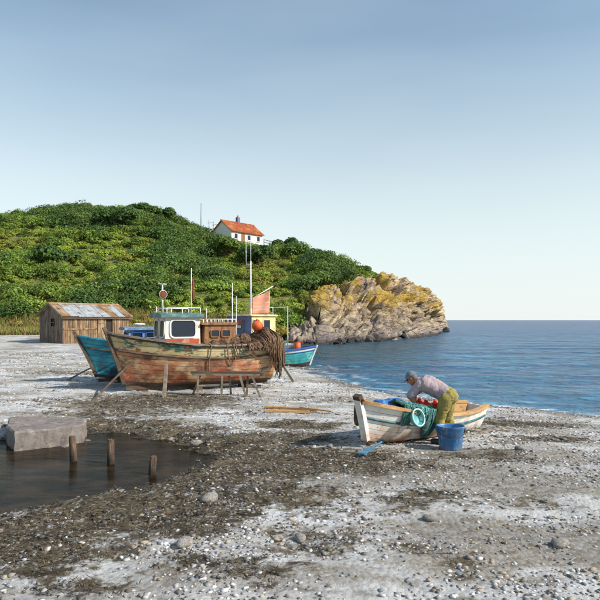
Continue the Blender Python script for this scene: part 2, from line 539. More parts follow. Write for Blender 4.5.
def sstep(a, b, x):
    t = np.clip((x - a) / (b - a), 0, 1)
    return t * t * (3 - 2 * t)


def nz(x, y, s=1.0, k=0.0):
    """cheap smooth pseudo noise, vectorised, about -1..1"""
    x = np.asarray(x) * s; y = np.asarray(y) * s
    return (np.sin(x * 1.3 + 2.1 * np.sin(y * 0.9 + k) + k) * np.cos(y * 1.7 + 1.6 * np.sin(x * 1.1 + 2 * k) - k)
            + 0.5 * np.sin(x * 3.1 - y * 2.3 + 1.9 * np.sin(x * 1.7 + y * 2.9 + k)) ) / 1.5


def beach_z(x, y):
    x = np.asarray(x, float); y = np.asarray(y, float)
    d = poly_sdf(SHORE, x, y) + 0.35 * nz(x, y, 0.55, 1.0)
    z = np.where(d > 0, 0.52 * (1 - np.exp(-np.maximum(d, 0) / 5.0)), np.maximum(d * 0.16, -2.2))
    amp = sstep(0.0, 2.0, d)
    z = z + amp * (0.035 * nz(x, y, 0.9, 2.0) + 0.018 * nz(x, y, 2.6, 5.0) + 0.008 * nz(x, y, 7.0, 1.5))
    z = z + 0.9 * sstep(45, 75, y) * sstep(-3, -10, x)
    p = poly_sdf(POOL, x, y) + 0.30 * nz(x, y, 1.5, 3.0) + 0.16 * nz(x, y, 4.0, 1.0) + 0.07 * nz(x, y, 9.0, 2.0)
    z = z - 0.42 * sstep(-0.75, 0.75, p) - 0.2 * sstep(0.5, 1.5, p)
    return z


def bz(x, y):
    return float(beach_z(np.array([x]), np.array([y]))[0])


def gnd(u, v):
    """the point of the beach seen at pixel (u, v) of the 600 px photograph"""
    D = (CAMZ - 0.45) * F / (v - 320)
    for _ in range(25):
        D = D * 0.5 + 0.5 * (CAMZ - bz((u - 300) / F * D, D)) * F / (v - 320)
    x = (u - 300) / F * D
    return Vector((x, D, bz(x, D)))


def at(u, v, D):
    return Vector(((u - 300) / F * D, D, CAMZ - (v - 320) / F * D))


def heightfield(name, xs, ys, zf, mat, attrs=None):
    X, Y = np.meshgrid(xs, ys, indexing='ij')
    Z = zf(X, Y)
    nx, ny = X.shape
    co = np.stack([X, Y, Z], -1).reshape(-1, 3)
    idx = np.arange(nx * ny).reshape(nx, ny)
    q = np.stack([idx[:-1, :-1], idx[1:, :-1], idx[1:, 1:], idx[:-1, 1:]], -1).reshape(-1, 4)
    me = np_mesh(name, co, q, mat)
    if attrs:
        for k, fn in attrs.items():
            a = me.attributes.new(k, 'FLOAT', 'POINT')
            a.data.foreach_set('value', fn(X, Y, Z).reshape(-1).astype(np.float32))
    o = link(name, me, None, None, True)
    return o


def np_mesh(name, co, faces, mat=None, cols=None):
    me = bpy.data.meshes.new(name)
    nf, k = faces.shape
    me.vertices.add(len(co)); me.loops.add(nf * k); me.polygons.add(nf)
    me.vertices.foreach_set('co', np.ascontiguousarray(co, np.float32).reshape(-1))
    me.loops.foreach_set('vertex_index', np.ascontiguousarray(faces, np.int32).reshape(-1))
    me.polygons.foreach_set('loop_start', np.arange(0, nf * k, k, dtype=np.int32))
    me.polygons.foreach_set('loop_total', np.full(nf, k, np.int32))
    me.update(calc_edges=True)
    if cols is not None:
        a = me.color_attributes.new('col', 'FLOAT_COLOR', 'POINT')
        c4 = np.ones((len(co), 4), np.float32); c4[:, :3] = cols
        a.data.foreach_set('color', c4.reshape(-1))
    if mat: me.materials.append(mat)
    return me


def col_mat(name, rough=0.8, spec=0.2, trans=None, bump=None):
    m, n, b = mat_new(name)
    a = nd(n, 'ShaderNodeAttribute', attribute_name='col')
    n.links.new(a.outputs['Color'], b.inputs['Base Color'])
    b.inputs['Roughness'].default_value = rough
    b.inputs['Specular IOR Level'].default_value = spec
    if trans:
        t = nd(n, 'ShaderNodeBsdfTranslucent')
        n.links.new(a.outputs['Color'], t.inputs['Color'])
        mx = nd(n, 'ShaderNodeMixShader'); mx.inputs[0].default_value = trans
        n.links.new(b.outputs[0], mx.inputs[1]); n.links.new(t.outputs[0], mx.inputs[2])
        n.links.new(mx.outputs[0], n.nodes['Material Output'].inputs['Surface'])
    if bump: bumpn(n, b, *bump)
    return m


# ---------------------------------------------------------------- beach
# weed, mud and shingle patches of their own shape: (u, v, radius m, stretch across, weight)
PATCH = []
for u, v, r, sx, wt in [(150, 402, 1.6, 2.0, .9), (120, 412, 1.2, 2.0, .7), (190, 398, 1.0, 2.2, .8), (105, 428, .8, 2.0, .9), (165, 438, .9, 2.0, .9),
                        (215, 440, .7, 2.4, .9), (270, 438, .8, 2.4, .9), (300, 426, .6, 2.0, 1.), (290, 455, .8, 2.6, 1.1), (240, 465, .9, 2.2, 1.), (330, 462, .8, 2.0, 1.), (130, 430, .7, 2.4, 1.), (190, 455, .8, 2.0, 1.1), (230, 446, .6, 2.4, 1.),
                        (200, 480, 1.0, 1.6, .9), (275, 500, .7, 2.0, .8), (400, 460, .5, 2.6, .6), (480, 455, .5, 2.4, .7), (515, 424, .8, 3.0, .8), (545, 440, .7, 2.0, .7),
                        (470, 430, .6, 2.4, .5), (240, 415, .5, 2.4, .5), (70, 372, 1.2, 2.5, .6), (60, 400, 1.0, 2.0, .5), (420, 500, .5, 2.0, .6), (520, 500, .5, 2.0, .5),
                        (330, 540, .4, 2.0, .6), (230, 560, .4, 2.0, .7), (450, 560, .3, 2.2, .5), (310, 400, .8, 3, .4), (200, 520, .5, 1.8, .9), (150, 505, .6, 2.2, 1.), (90, 520, .7, 2.4, 1.), (20, 540, .7, 2.4, 1.), (60, 580, .4, 2.0, .7)]:
    g = gnd(u, v); PATCH.append((g.x, g.y, r, sx, wt))


def dark_field(X, Y, Z):
    a = np.zeros(X.shape)
    wx = X + 0.35 * nz(X, Y, 1.4, 4.0); wy = Y + 0.35 * nz(X, Y, 1.3, 7.0)
    for x, y, r, sx, wt in PATCH:
        d = np.sqrt(((wx - x) / (r * sx)) ** 2 + ((wy - y) / (r * 1.3)) ** 2)
        a = np.maximum(a, wt * sstep(1.25, 0.25, d))
    p = poly_sdf(POOL, X, Y)
    a = np.maximum(a, sstep(-1.1, -0.1, p + 0.3 * nz(X, Y, 1.8, 2.2)))
    return a


def wet_field(X, Y, Z):
    d = poly_sdf(SHORE, X, Y) + 0.35 * nz(X, Y, 0.55, 1.0)
    p = poly_sdf(POOL, X, Y)
    return np.maximum(sstep(1.0, 0.15, d), sstep(-0.35, 0.05, p))


m, n, b = mat_new('beach_shingle')
ad = nd(n, 'ShaderNodeAttribute', attribute_name='dark')
aw = nd(n, 'ShaderNodeAttribute', attribute_name='wet')
c = mixc(n, nmask(n, 0.9, 0.35, 0.65), (0.37, 0.355, 0.33), (0.60, 0.605, 0.61))
c = mixc(n, nmask(n, 4.5, 0.52, 0.66, stretch=(0.8, 1.2, 1)), c, (0.17, 0.15, 0.12))
c = mixc(n, nmask(n, 1.1, 0.5, 0.62, stretch=(0.5, 1, 1), seed=4), c, (0.24, 0.20, 0.145))
c = mixc(n, nmask(n, 0.5, 0.52, 0.62, stretch=(0.5, 1, 1), seed=8), c, (0.19, 0.16, 0.12))
vor = nd(n, 'ShaderNodeTexVoronoi', Scale=17.0)
n.links.new(coords(n), vor.inputs['Vector'])
sx = nd(n, 'ShaderNodeSeparateColor'); n.links.new(vor.outputs['Color'], sx.inputs[0])
rr = nd(n, 'ShaderNodeMapRange'); rr.inputs['From Min'].default_value = 0.0; rr.inputs['From Max'].default_value = 1.0
n.links.new(sx.outputs[0], rr.inputs['Value'])
c = mixc(n, mul(n, rr.outputs[0], 0.4), c, (0.60, 0.61, 0.62))
dk = mixc(n, nmask(n, 3.0, 0.4, 0.62, seed=2), (0.045, 0.033, 0.022), (0.15, 0.12, 0.075))
dk = mixc(n, nmask(n, 13.0, 0.55, 0.66, seed=6), dk, (0.34, 0.31, 0.26))
t1 = nd(n, 'ShaderNodeTexNoise', Scale=5.0, Detail=7.0, Roughness=0.7)
n.links.new(coords(n), t1.inputs['Vector'])
a1 = nd(n, 'ShaderNodeMath', operation='ADD'); n.links.new(ad.outputs['Fac'], a1.inputs[0])
s1 = nd(n, 'ShaderNodeMapRange'); s1.inputs['From Min'].default_value = 0.3; s1.inputs['From Max'].default_value = 0.7
s1.inputs['To Min'].default_value = -0.55; s1.inputs['To Max'].default_value = 0.45
n.links.new(t1.outputs['Fac'], s1.inputs['Value']); n.links.new(s1.outputs[0], a1.inputs[1])
r1 = nd(n, 'ShaderNodeMapRange'); r1.inputs['From Min'].default_value = 0.25; r1.inputs['From Max'].default_value = 0.6
n.links.new(a1.outputs[0], r1.inputs['Value'])
c = mixc(n, r1.outputs[0], c, dk)
wetc = mixc(n, 0.75, c, (0.055, 0.047, 0.036))
c = mixc(n, aw.outputs['Fac'], c, wetc)
n.links.new(c, b.inputs['Base Color'])
rg = nd(n, 'ShaderNodeMapRange'); rg.inputs['To Min'].default_value = 0.9; rg.inputs['To Max'].default_value = 0.35
n.links.new(aw.outputs['Fac'], rg.inputs['Value']); n.links.new(rg.outputs[0], b.inputs['Roughness'])
b.inputs['Specular IOR Level'].default_value = 0.25
tb = nd(n, 'ShaderNodeTexNoise', Scale=24.0, Detail=8.0, Roughness=0.75)
n.links.new(coords(n), tb.inputs['Vector'])
vb = nd(n, 'ShaderNodeTexVoronoi', Scale=17.0); n.links.new(coords(n), vb.inputs['Vector'])
hb = nd(n, 'ShaderNodeMath', operation='MULTIPLY_ADD'); hb.inputs[1].default_value = -0.8
n.links.new(vb.outputs['Distance'], hb.inputs[0]); n.links.new(tb.outputs['Fac'], hb.inputs[2])
bp = nd(n, 'ShaderNodeBump', Strength=0.9, Distance=0.03)
n.links.new(hb.outputs[0], bp.inputs['Height']); n.links.new(bp.outputs[0], b.inputs['Normal'])
M['beach'] = m

xs = np.concatenate([np.linspace(-160, -16, 40)[:-1], np.linspace(-16, 16, 270)[:-1], np.linspace(16, 90, 40)])
ys = np.concatenate([np.linspace(-30, 3, 20)[:-1], np.linspace(3, 28, 270)[:-1], np.linspace(28, 100, 130)])
o = heightfield('beach', xs, ys, beach_z, M['beach'], {'dark': dark_field, 'wet': wet_field})
tag(o, 'grey and white shingle beach with dark weedy patches', kind='structure')

# ---------------------------------------------------------------- sea
m, n, b = mat_new('sea_water')
far = axis_ramp(n, 'Y', 40, 220)
near = axis_ramp(n, 'Y', 30, 16)
c = mixc(n, nmask(n, 0.055, 0.38, 0.62, stretch=(0.5, 1.2, 1)), (0.007, 0.066, 0.17), (0.018, 0.135, 0.27))
c = mixc(n, nmask(n, 0.35, 0.5, 0.66, stretch=(0.35, 1.4, 1), seed=3), c, (0.010, 0.075, 0.165))
c = mixc(n, nmask(n, 1.3, 0.52, 0.64, stretch=(0.55, 1.3, 1), seed=11), c, (0.05, 0.24, 0.36))
c = mixc(n, nmask(n, 0.9, 0.54, 0.66, stretch=(0.5, 1.3, 1), seed=14), c, (0.006, 0.05, 0.12))
c = mixc(n, far, c, (0.006, 0.055, 0.17))
c = mixc(n, mul(n, near, 0.25), c, (0.06, 0.24, 0.36))
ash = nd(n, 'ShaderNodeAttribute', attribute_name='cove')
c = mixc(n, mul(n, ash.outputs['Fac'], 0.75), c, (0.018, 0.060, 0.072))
fo = nd(n, 'ShaderNodeAttribute', attribute_name='foam')
tn = nmask(n, 3.0, 0.42, 0.6, stretch=(0.6, 1, 1), seed=5)
c = mixc(n, mul(n, fo.outputs['Fac'], tn), c, (0.78, 0.82, 0.84))
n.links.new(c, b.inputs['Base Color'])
b.inputs['Roughness'].default_value = 0.22
b.inputs['Specular IOR Level'].default_value = 0.18
b.inputs['IOR'].default_value = 1.33
v1 = coords(n, (0.75, 1.0, 1))
ta = nd(n, 'ShaderNodeTexNoise', Scale=1.1, Detail=7.0, Roughness=0.6, Distortion=0.6); n.links.new(v1, ta.inputs['Vector'])
b1 = nd(n, 'ShaderNodeBump', Strength=1.0, Distance=0.55); n.links.new(ta.outputs['Fac'], b1.inputs['Height'])
tb = nd(n, 'ShaderNodeTexNoise', Scale=0.16, Detail=5.0, Roughness=0.6); n.links.new(v1, tb.inputs['Vector'])
b2 = nd(n, 'ShaderNodeBump', Strength=0.8, Distance=1.6); n.links.new(tb.outputs['Fac'], b2.inputs['Height'])
n.links.new(b1.outputs[0], b2.inputs['Normal']); n.links.new(b2.outputs[0], b.inputs['Normal'])
M['sea'] = m


def sea_z(X, Y):
    k = np.clip(1 - Y / 260, 0, 1)
    return k * (0.05 * np.sin(Y * 0.9 + 0.6 * np.sin(X * 0.25)) + 0.03 * np.sin(Y * 1.9 + X * 0.5 + np.sin(X * 0.6))) * sstep(14, 24, Y)


def foam_f(X, Y, Z):
    d = -(poly_sdf(SHORE, X, Y) + 0.35 * nz(X, Y, 0.55, 1.0))
    f = sstep(0.55, 0.1, np.abs(d - 0.2)) + 0.6 * sstep(0.3, 0.05, np.abs(d - 1.5 - 0.4 * nz(X, Y, 0.4, 2))) * (nz(X, Y, 0.5, 6) > 0.1)
    return np.clip(f, 0, 1) * (Y < 60) * 0.7


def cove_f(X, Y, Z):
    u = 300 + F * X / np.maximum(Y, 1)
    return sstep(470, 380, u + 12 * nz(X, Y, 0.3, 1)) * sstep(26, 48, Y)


xs = np.concatenate([[-9000, -3000, -800, -200, -60], np.linspace(-30, 60, 260), [100, 250, 800, 3000, 9000]])
ys = np.concatenate([[-40, -10, 4], np.linspace(8, 60, 260), np.linspace(61, 170, 110), [220, 300, 500, 900, 2000, 5000, 15000, 26000]])
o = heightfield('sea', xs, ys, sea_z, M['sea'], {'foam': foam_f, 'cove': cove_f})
tag(o, 'deep blue sea with small ripples reaching the horizon', kind='structure')

# tidal pool
m, n, b = mat_new('pool_water')
c = mixc(n, nmask(n, 2.2, 0.42, 0.65, stretch=(0.7, 1.3, 1)), (0.010, 0.007, 0.004), (0.036, 0.024, 0.013))
n.links.new(c, b.inputs['Base Color'])
b.inputs['Roughness'].default_value = 0.16
b.inputs['Specular IOR Level'].default_value = 0.03
bumpn(n, b, 5, 0.35, 0.03, (0.5, 1.4, 1), 4)
px = POOL.mean(0)
mb = MB()
pp = POOL.copy()
nrm = pp - px
pp = px + nrm * (1 + 0.8 / np.maximum(np.linalg.norm(nrm, axis=1, keepdims=True), 1))
me = bpy.data.meshes.new('tidal_pool')
me.from_pydata([(x, y, POOL_Z) for x, y in pp], [], [tuple(range(len(pp)))])
bm = bmesh.new(); bm.from_mesh(me); bmesh.ops.recalc_face_normals(bm, faces=bm.faces)
for f in bm.faces:
    if f.normal.z < 0: f.normal_flip()
bm.to_mesh(me); bm.free()
o = link('tidal_pool', me, m)
tag(o, 'dark still pool of water by the stone slab', kind='structure')

# ---------------------------------------------------------------- headland
HU = np.array([-400, -250, -100, 0, 50, 100, 140, 160, 180, 200, 230, 263, 300, 340, 375, 400, 430, 440, 447, 449.0])
HV = np.array([232, 228, 222, 217, 215, 211, 210, 218, 228, 235, 241, 245, 254, 265, 275, 284, 292, 303, 322, 330.0])
HDR = np.array([118, 120, 120, 122, 124, 126, 128, 128, 128, 127, 124, 123, 120, 115, 113, 118, 138, 145, 149, 150.0])
BU = np.array([-400, -250, 0, 128, 200, 260, 300, 320, 345, 375, 400, 415, 425, 437, 447, 449.0])
BD = np.array([62, 62, 66, 69, 69, 69, 68, 67, 71, 77, 85, 98, 110, 130, 147, 149.5])
TRU = np.array([-400, 268, 284, 300, 320, 345, 360, 372, 384, 396, 450.0])
TRT = np.array([-.2, -.2, 0.03, 0.17, 0.34, 0.42, 0.48, 0.58, 0.78, 1.2, 2.2])


def hill_zt(u, t):
    zr = CAMZ + (320 - np.interp(u, HU, HV)) / F * np.interp(u, HU, HDR)
    pw = np.interp(u, [270, 320], [1.25, 2.0])
    tt = np.clip(t, 0, 1)
    g = 1 - (1 - tt) ** pw
    base = np.interp(u, [270, 300], [0.9, -0.4])
    z = base + (zr - base) * g
    back = np.clip(t - 1, 0, 3)
    z = z - (zr + 2) * (back / 1.1) ** 2 * 0.9
    z = z + np.minimum(t, 0) * 28
    return np.maximum(z, -3)


def hill_xy(u, t):
    db = np.interp(u, BU, BD); dr = np.interp(u, HU, HDR)
    D = db + (dr - db) * t
    return (u - 300) / F * D, D


def hill_full(u, t):
    x, D = hill_xy(u, t)
    z = hill_zt(u, t)
    k = sstep(0.0, 0.2, t) * sstep(1.15, 0.8, t)
    z = z + k * (0.9 * nz(x, D, 0.09, 1) + 0.35 * nz(x, D, 0.3, 2))
    return x, D, z


def polar_mesh(name, us, ts, fn, mat, attr=None):
    U, T = np.meshgrid(us, ts, indexing='ij')
    X, Y, Z = fn(U, T)
    idx = np.arange(U.size).reshape(U.shape)
    q = np.stack([idx[:-1, :-1], idx[1:, :-1], idx[1:, 1:], idx[:-1, 1:]], -1).reshape(-1, 4)
    me = np_mesh(name, np.stack([X, Y, Z], -1).reshape(-1, 3), q, mat)
    return link(name, me, None, None, True), U, T


m = worn('hill_ground', (0.15, 0.185, 0.035), [((0.25, 0.27, 0.05), 0.12, 0.46, 0.62), ((0.07, 0.10, 0.02), 0.2, 0.52, 0.66), ((0.21, 0.155, 0.06), 0.35, 0.56, 0.68), ((0.08, 0.105, 0.025), 2.4, 0.48, 0.6), ((0.26, 0.22, 0.08), 6.0, 0.55, 0.66)], 0.95, (2.2, 1.0, 0.5))


def hill_low(u, t):
    x, D, z = hill_full(u, t)
    trk = np.interp(u, TRU, TRT)
    z = z - 2.2 * sstep(trk + 0.12, trk - 0.05, t) * (u > 270)
    return x, D, z


o, _, _ = polar_mesh('hill', np.linspace(-400, 449, 300), np.concatenate([np.linspace(-0.12, 1.2, 90), [1.4, 1.7, 2.1]]), hill_low, m)
tag(o, 'green scrub covered hillside above the beach', kind='structure')

# rocky cliff of the headland
m, n, b = mat_new('cliff_rock')
geo = nd(n, 'ShaderNodeNewGeometry')
sp = nd(n, 'ShaderNodeSeparateXYZ'); n.links.new(geo.outputs['Normal'], sp.inputs[0])
st = coords(n, (0.8, 0.8, 1.6), (0, R(24), 0))
c = mixc(n, nmask(n, 0.30, 0.4, 0.6, vec=st), (0.26, 0.20, 0.15), (0.52, 0.39, 0.24))
c = mixc(n, nmask(n, 0.55, 0.5, 0.62, vec=st, seed=5), c, (0.62, 0.51, 0.33))
c = mixc(n, nmask(n, 0.42, 0.52, 0.66, vec=st, seed=9), c, (0.15, 0.125, 0.145))
c = mixc(n, nmask(n, 1.1, 0.54, 0.66, vec=st, seed=2), c, (0.10, 0.07, 0.055))
grey = axis_ramp(n, 'Z', 3.4, 0.8)
c = mixc(n, mul(n, grey, 0.5), c, (0.34, 0.305, 0.30))
lich = mul(n, nmask(n, 0.23, 0.46, 0.56, seed=7), axis_ramp(n, 'Z', 3.0, 6.0))
c = mixc(n, mul(n, lich, 0.85), c, mixc(n, nmask(n, 1.3, 0.4, 0.6, seed=3), (0.36, 0.20, 0.035), (0.56, 0.40, 0.045)))
wl = axis_ramp(n, 'Z', 0.75, 0.25)
c = mixc(n, mul(n, wl, 0.85), c, (0.035, 0.032, 0.034))
n.links.new(c, b.inputs['Base Color'])
b.inputs['Roughness'].default_value = 0.9
b.inputs['Specular IOR Level'].default_value = 0.2
ta = nd(n, 'ShaderNodeTexNoise', Scale=1.4, Detail=8.0, Roughness=0.7); n.links.new(st, ta.inputs['Vector'])
bp = nd(n, 'ShaderNodeBump', Strength=1.0, Distance=0.45); n.links.new(ta.outputs['Fac'], bp.inputs['Height'])
ds_ = nd(n, 'ShaderNodeTexNoise', Scale=0.9, Detail=3.0); n.links.new(st, ds_.inputs['Vector'])
av = nd(n, 'ShaderNodeVectorMath', operation='ADD'); n.links.new(st, av.inputs[0]); n.links.new(ds_.outputs['Color'], av.inputs[1])
cv = nd(n, 'ShaderNodeTexVoronoi', Scale=0.5, feature='DISTANCE_TO_EDGE'); n.links.new(av.outputs[0], cv.inputs['Vector'])
cl_ = nd(n, 'ShaderNodeMapRange'); cl_.inputs['From Max'].default_value = 0.07; n.links.new(cv.outputs['Distance'], cl_.inputs['Value'])
bq = nd(n, 'ShaderNodeBump', Strength=0.7, Distance=0.16); n.links.new(cl_.outputs[0], bq.inputs['Height']); n.links.new(bp.outputs[0], bq.inputs['Normal'])
n.links.new(bq.outputs[0], b.inputs['Normal'])
M['cliff'] = m

us = np.arange(276, 449.3, 0.62)
ts = np.concatenate([np.linspace(-0.10, 1.1, 210), np.linspace(1.12, 2.1, 26)])
U, T = np.meshgrid(us, ts, indexing='ij')
X, Y, Z = hill_full(U, T)
TR = np.interp(U, TRU, TRT)
dX = np.gradient(X, axis=0); dY = np.gradient(Y, axis=0); dZ = np.gradient(Z, axis=0)
eX = np.gradient(X, axis=1); eY = np.gradient(Y, axis=1); eZ = np.gradient(Z, axis=1)
N = np.cross(np.stack([dX, dY, dZ], -1), np.stack([eX, eY, eZ], -1))
N /= np.linalg.norm(N, axis=-1, keepdims=True) + 1e-9
rotm = Matrix.Rotation(R(20), 3, 'Y') @ Matrix.Rotation(R(15), 3, 'Z')
disp = np.zeros(U.shape)
for i in range(U.shape[0]):
    for j in range(U.shape[1]):
        if T[i, j] > TR[i, j] + 0.35: continue
        p = rotm @ Vector((X[i, j], Y[i, j], Z[i, j] * 1.15))
        q = Vector((p.x * 0.19, p.y * 0.14, p.z * 0.30))
        q += 0.35 * mn.noise_vector(q * 1.7)
        dd, pts = mn.voronoi(q)
        e = dd[1] - dd[0]
        h = mn.cell(pts[0] * 7.31) * 1.5
        h += min(e * 4, 1) * 1.3 - 0.8
        q2 = Vector((p.x * 0.55, p.y * 0.45, p.z * 1.1)) + 0.4 * mn.noise_vector(q * 3)
        d2, pt2 = mn.voronoi(q2)
        h += mn.cell(pt2[0] * 5.17) * 0.55 + min((d2[1] - d2[0]) * 4, 1) * 0.45
        h += 0.5 * mn.fractal(p * 0.9, 0.9, 2.0, 4)
        disp[i, j] = h
fade = sstep(TR + 0.1, TR - 0.12, T)
off = np.interp(U, [276, 290], [-2.5, 0.0]) - 1.6 * (1 - fade)
tipf = np.interp(U, [425, 447], [1.0, 0.35])
crest = sstep(1.0, 0.5, T) * 0.78 + 0.22
D_ = (disp * fade * tipf * 1.05 * crest + off)
co = np.stack([X, Y, Z], -1) + N * D_[..., None]
idx = np.arange(U.size).reshape(U.shape)
q = np.stack([idx[:-1, :-1], idx[1:, :-1], idx[1:, 1:], idx[:-1, 1:]], -1).reshape(-1, 4)
me = np_mesh('sea_cliff', co.reshape(-1, 3), q, M['cliff'])
o = link('sea_cliff', me)
tag(o, 'rocky tan and grey sea cliff with yellow lichen at the end of the headland', kind='structure')

# boulders at the foot of the cliff
def rock_mesh(name, seed, mat, sub=2, rough=0.35):
    bm = bmesh.new()
    bmesh.ops.create_icosphere(bm, subdivisions=sub, radius=1)
    for v in bm.verts:
        p = v.co.copy()
        d, pt = mn.voronoi(p * 0.9 + Vector((seed, seed * 2, -seed)))
        k = 1 + rough * (mn.noise(p * 1.1 + Vector((seed * 3, 0, seed))) + 0.5 * mn.noise(p * 2.7 + Vector((0, seed, 2)))) - 0.25 * d[0]
        v.co = Vector((p.x * k, p.y * k * 0.85, p.z * k * 0.66))
    me = bpy.data.meshes.new(name); bm.to_mesh(me); bm.free()
    if mat: me.materials.append(mat)
    return me


ROCKS = [rock_mesh('boulder', s * 1.37 + 0.5, M['cliff'], 3) for s in range(4)]
BL = [(300, 1.1, 'boulder nearest the turquoise boat at the cliff foot'), (312, 0.9, 'small boulder in the water right of the turquoise boat'),
      (333, 1.3, 'broad boulder awash under the tan cliff'), (352, 1.0, 'low boulder at the waterline under the middle of the cliff'),
      (371, 1.2, 'grey boulder at the waterline below the lichen streaks'), (389, 1.4, 'large pale boulder under the cliff near the point'),
      (404, 1.2, 'boulder in the dark water below the headland point'), (441, 1.6, 'outermost boulder at the tip of the headland')]
for i, (u, s, lab) in enumerate(BL):
    db = float(np.interp(u, BU, BD)) - 0.6
    o = link('boulder', ROCKS[i % 4])
    o.location = ((u - 300) / F * db, db, 0.15)
    o.scale = (s * 1.3, s, s * 0.8); o.rotation_euler = (0.2 * i, 0.1, i * 1.3)
    tag(o, lab, 'rock', 'boulders at the cliff foot')

# ---------------------------------------------------------------- scrub on the hill
def bush_leaves(cx, cy, cz, r, col, nleaf, rng, leaf=0.2, flat=0.75):
    """leaf triangles on a handful of lobes; returns co (n,3,3), colours (n,3)"""
    nl = max(3, int(4 + r))
    lo = rng.normal(size=(nl, 3)); lo /= np.linalg.norm(lo, axis=1, keepdims=True)
    lo[:, 2] = np.abs(lo[:, 2]) * 0.7
    lc = lo * r * 0.55
    lr = r * rng.uniform(0.42, 0.68, nl)
    k = rng.integers(0, nl, nleaf)
    d = rng.normal(size=(nleaf, 3)); d /= np.linalg.norm(d, axis=1, keepdims=True)
    d[:, 2] = np.where(d[:, 2] < -0.35, -d[:, 2], d[:, 2])
    p = lc[k] + d * (lr[k] * rng.uniform(0.78, 1.1, nleaf))[:, None]
    p[:, 2] *= flat
    nrm = d + rng.normal(size=(nleaf, 3)) * 0.45 + np.array([0, 0, 0.25])
    nrm /= np.linalg.norm(nrm, axis=1, keepdims=True)
    t = np.cross(nrm, rng.normal(size=(nleaf, 3))); t /= np.linalg.norm(t, axis=1, keepdims=True) + 1e-9
    bb = np.cross(nrm, t)
    s = leaf * rng.uniform(0.6, 1.5, nleaf)[:, None]
    P = p + np.array([cx, cy, cz])
    co = np.stack([P + t * s, P - t * s * 0.5 + bb * s * 0.8, P - t * s * 0.5 - bb * s * 0.8], 1)
    cc = np.clip(col * rng.uniform(0.7, 1.35, nleaf)[:, None] * (1 + rng.normal(size=(nleaf, 3)) * 0.08), 0.004, 1)
    return co, cc


def leaves_obj(name, parts, mat, parent=None):
    co = np.concatenate([p[0] for p in parts]).reshape(-1, 3)
    cc = np.repeat(np.concatenate([p[1] for p in parts]), 3, axis=0)
    f = np.arange(len(co)).reshape(-1, 3)
    return link(name, np_mesh(name, co, f, mat, cc), None, parent)


M['leaf'] = col_mat('leaf', 0.65, 0.25, 0.3)
LIME = np.array([0.30, 0.37, 0.055]); MIDG = np.array([0.17, 0.255, 0.045]); DARKG = np.array([0.068, 0.122, 0.03]); OCHRE = np.array([0.32, 0.24, 0.05])
parts = []
NB = 3900
cu = RNG.uniform(-130, 388, NB * 3); ct = RNG.uniform(0.0, 1.08, NB * 3)
keep = RNG.uniform(size=NB * 3) < (0.35 + 0.65 * (hill_xy(cu, ct)[1] / 130))
cu, ct = cu[keep][:NB], ct[keep][:NB]
bx, by, bzz = hill_full(cu, ct)
trk = np.interp(cu, TRU, TRT)
for i in range(len(cu)):
    if ct[i] < trk[i] - 0.05 + 0.06 * RNG.uniform(): continue
    if cu[i] > 150 and ct[i] < 0.02: continue
    x, y = bx[i], by[i]
    hu = cu[i]
    if 204 < hu < 272 and 0.70 < ct[i]: 
        rr_ = 0.45
    else: rr_ = None
    a = mn.noise(Vector((x * 0.075, y * 0.05, 1.0))) + 0.45 * mn.noise(Vector((x * 0.25, y * 0.2, 4.0)))
    a2 = mn.noise(Vector((x * 0.11 + 9, y * 0.08, 7.0)))
    if ct[i] < 0.07 and hu < 290:
        col = OCHRE * RNG.uniform(0.7, 1.2); r = RNG.uniform(0.4, 0.9)
    elif a < -0.22:
        col = DARKG * RNG.uniform(0.8, 1.3); r = RNG.uniform(1.1, 2.9)
    elif a < -0.02:
        col = MIDG * RNG.uniform(0.7, 1.25); r = RNG.uniform(0.6, 2.2)
    else:
        col = LIME * RNG.uniform(0.8, 1.15); r = RNG.uniform(0.35, 1.15)
        if RNG.uniform() < 0.10: col = MIDG * 0.8; r = RNG.uniform(0.9, 1.7)
        if a2 > 0.15: col = col * 0.6 + OCHRE * 0.4
    col = col * RNG.uniform(0.7, 1.0) + (MIDG, LIME, DARKG)[RNG.integers(0, 3)] * RNG.uniform(0, 0.3)
    if rr_: r = min(r, rr_)
    if hu > 300 and ct[i] > 0.75: r = min(r, 1.0)
    if hu > 345: r = min(r, 0.75)
    nl = int(200 + 190 * r)
    parts.append(bush_leaves(x, y, bzz[i] + 0.1 * r, r, col, nl, RNG, RNG.uniform(0.06, 0.10) + 0.026 * r, RNG.uniform(0.6, 0.95)))
o = leaves_obj('hillside_scrub', parts, M['leaf'])
tag(o, 'dense scrub of green and yellow bushes covering the hillside', 'scrub', kind='stuff')

# individual shrubs that stand out
def shrub(u, t, r, col, label, lobes=5):
    x, y, z = [float(a) for a in hill_full(np.array([u], float), np.array([t], float))]
    root = thing('shrub', label, 'shrub', (x, y, z - 0.1), 0, 'shrubs standing out on the hillside')
    rg_ = np.random.default_rng(int(u * 7))
    ps = []
    for k in range(lobes):
        a = rg_.uniform(0, 6.28)
        ps.append(bush_leaves(r * 0.8 * math.cos(a), r * 0.8 * math.sin(a), r * (0.55 + 0.3 * rg_.uniform()), r * rg_.uniform(0.55, 0.85), col, 650, rg_, 0.22, 0.9))
    leaves_obj('crown', ps, M['leaf'], root)
    tb_ = MB()
    for k in range(4):
        a = k * 1.6
        tb_.tube([(0, 0, -0.2), (0.2 * math.cos(a), 0.2 * math.sin(a), r * 0.4), (0.6 * r * math.cos(a), 0.6 * r * math.sin(a), r * 0.8)], [0.12, 0.08, 0.03], 6)
    tb_.build('trunk', M['dark_wood'], root, True)


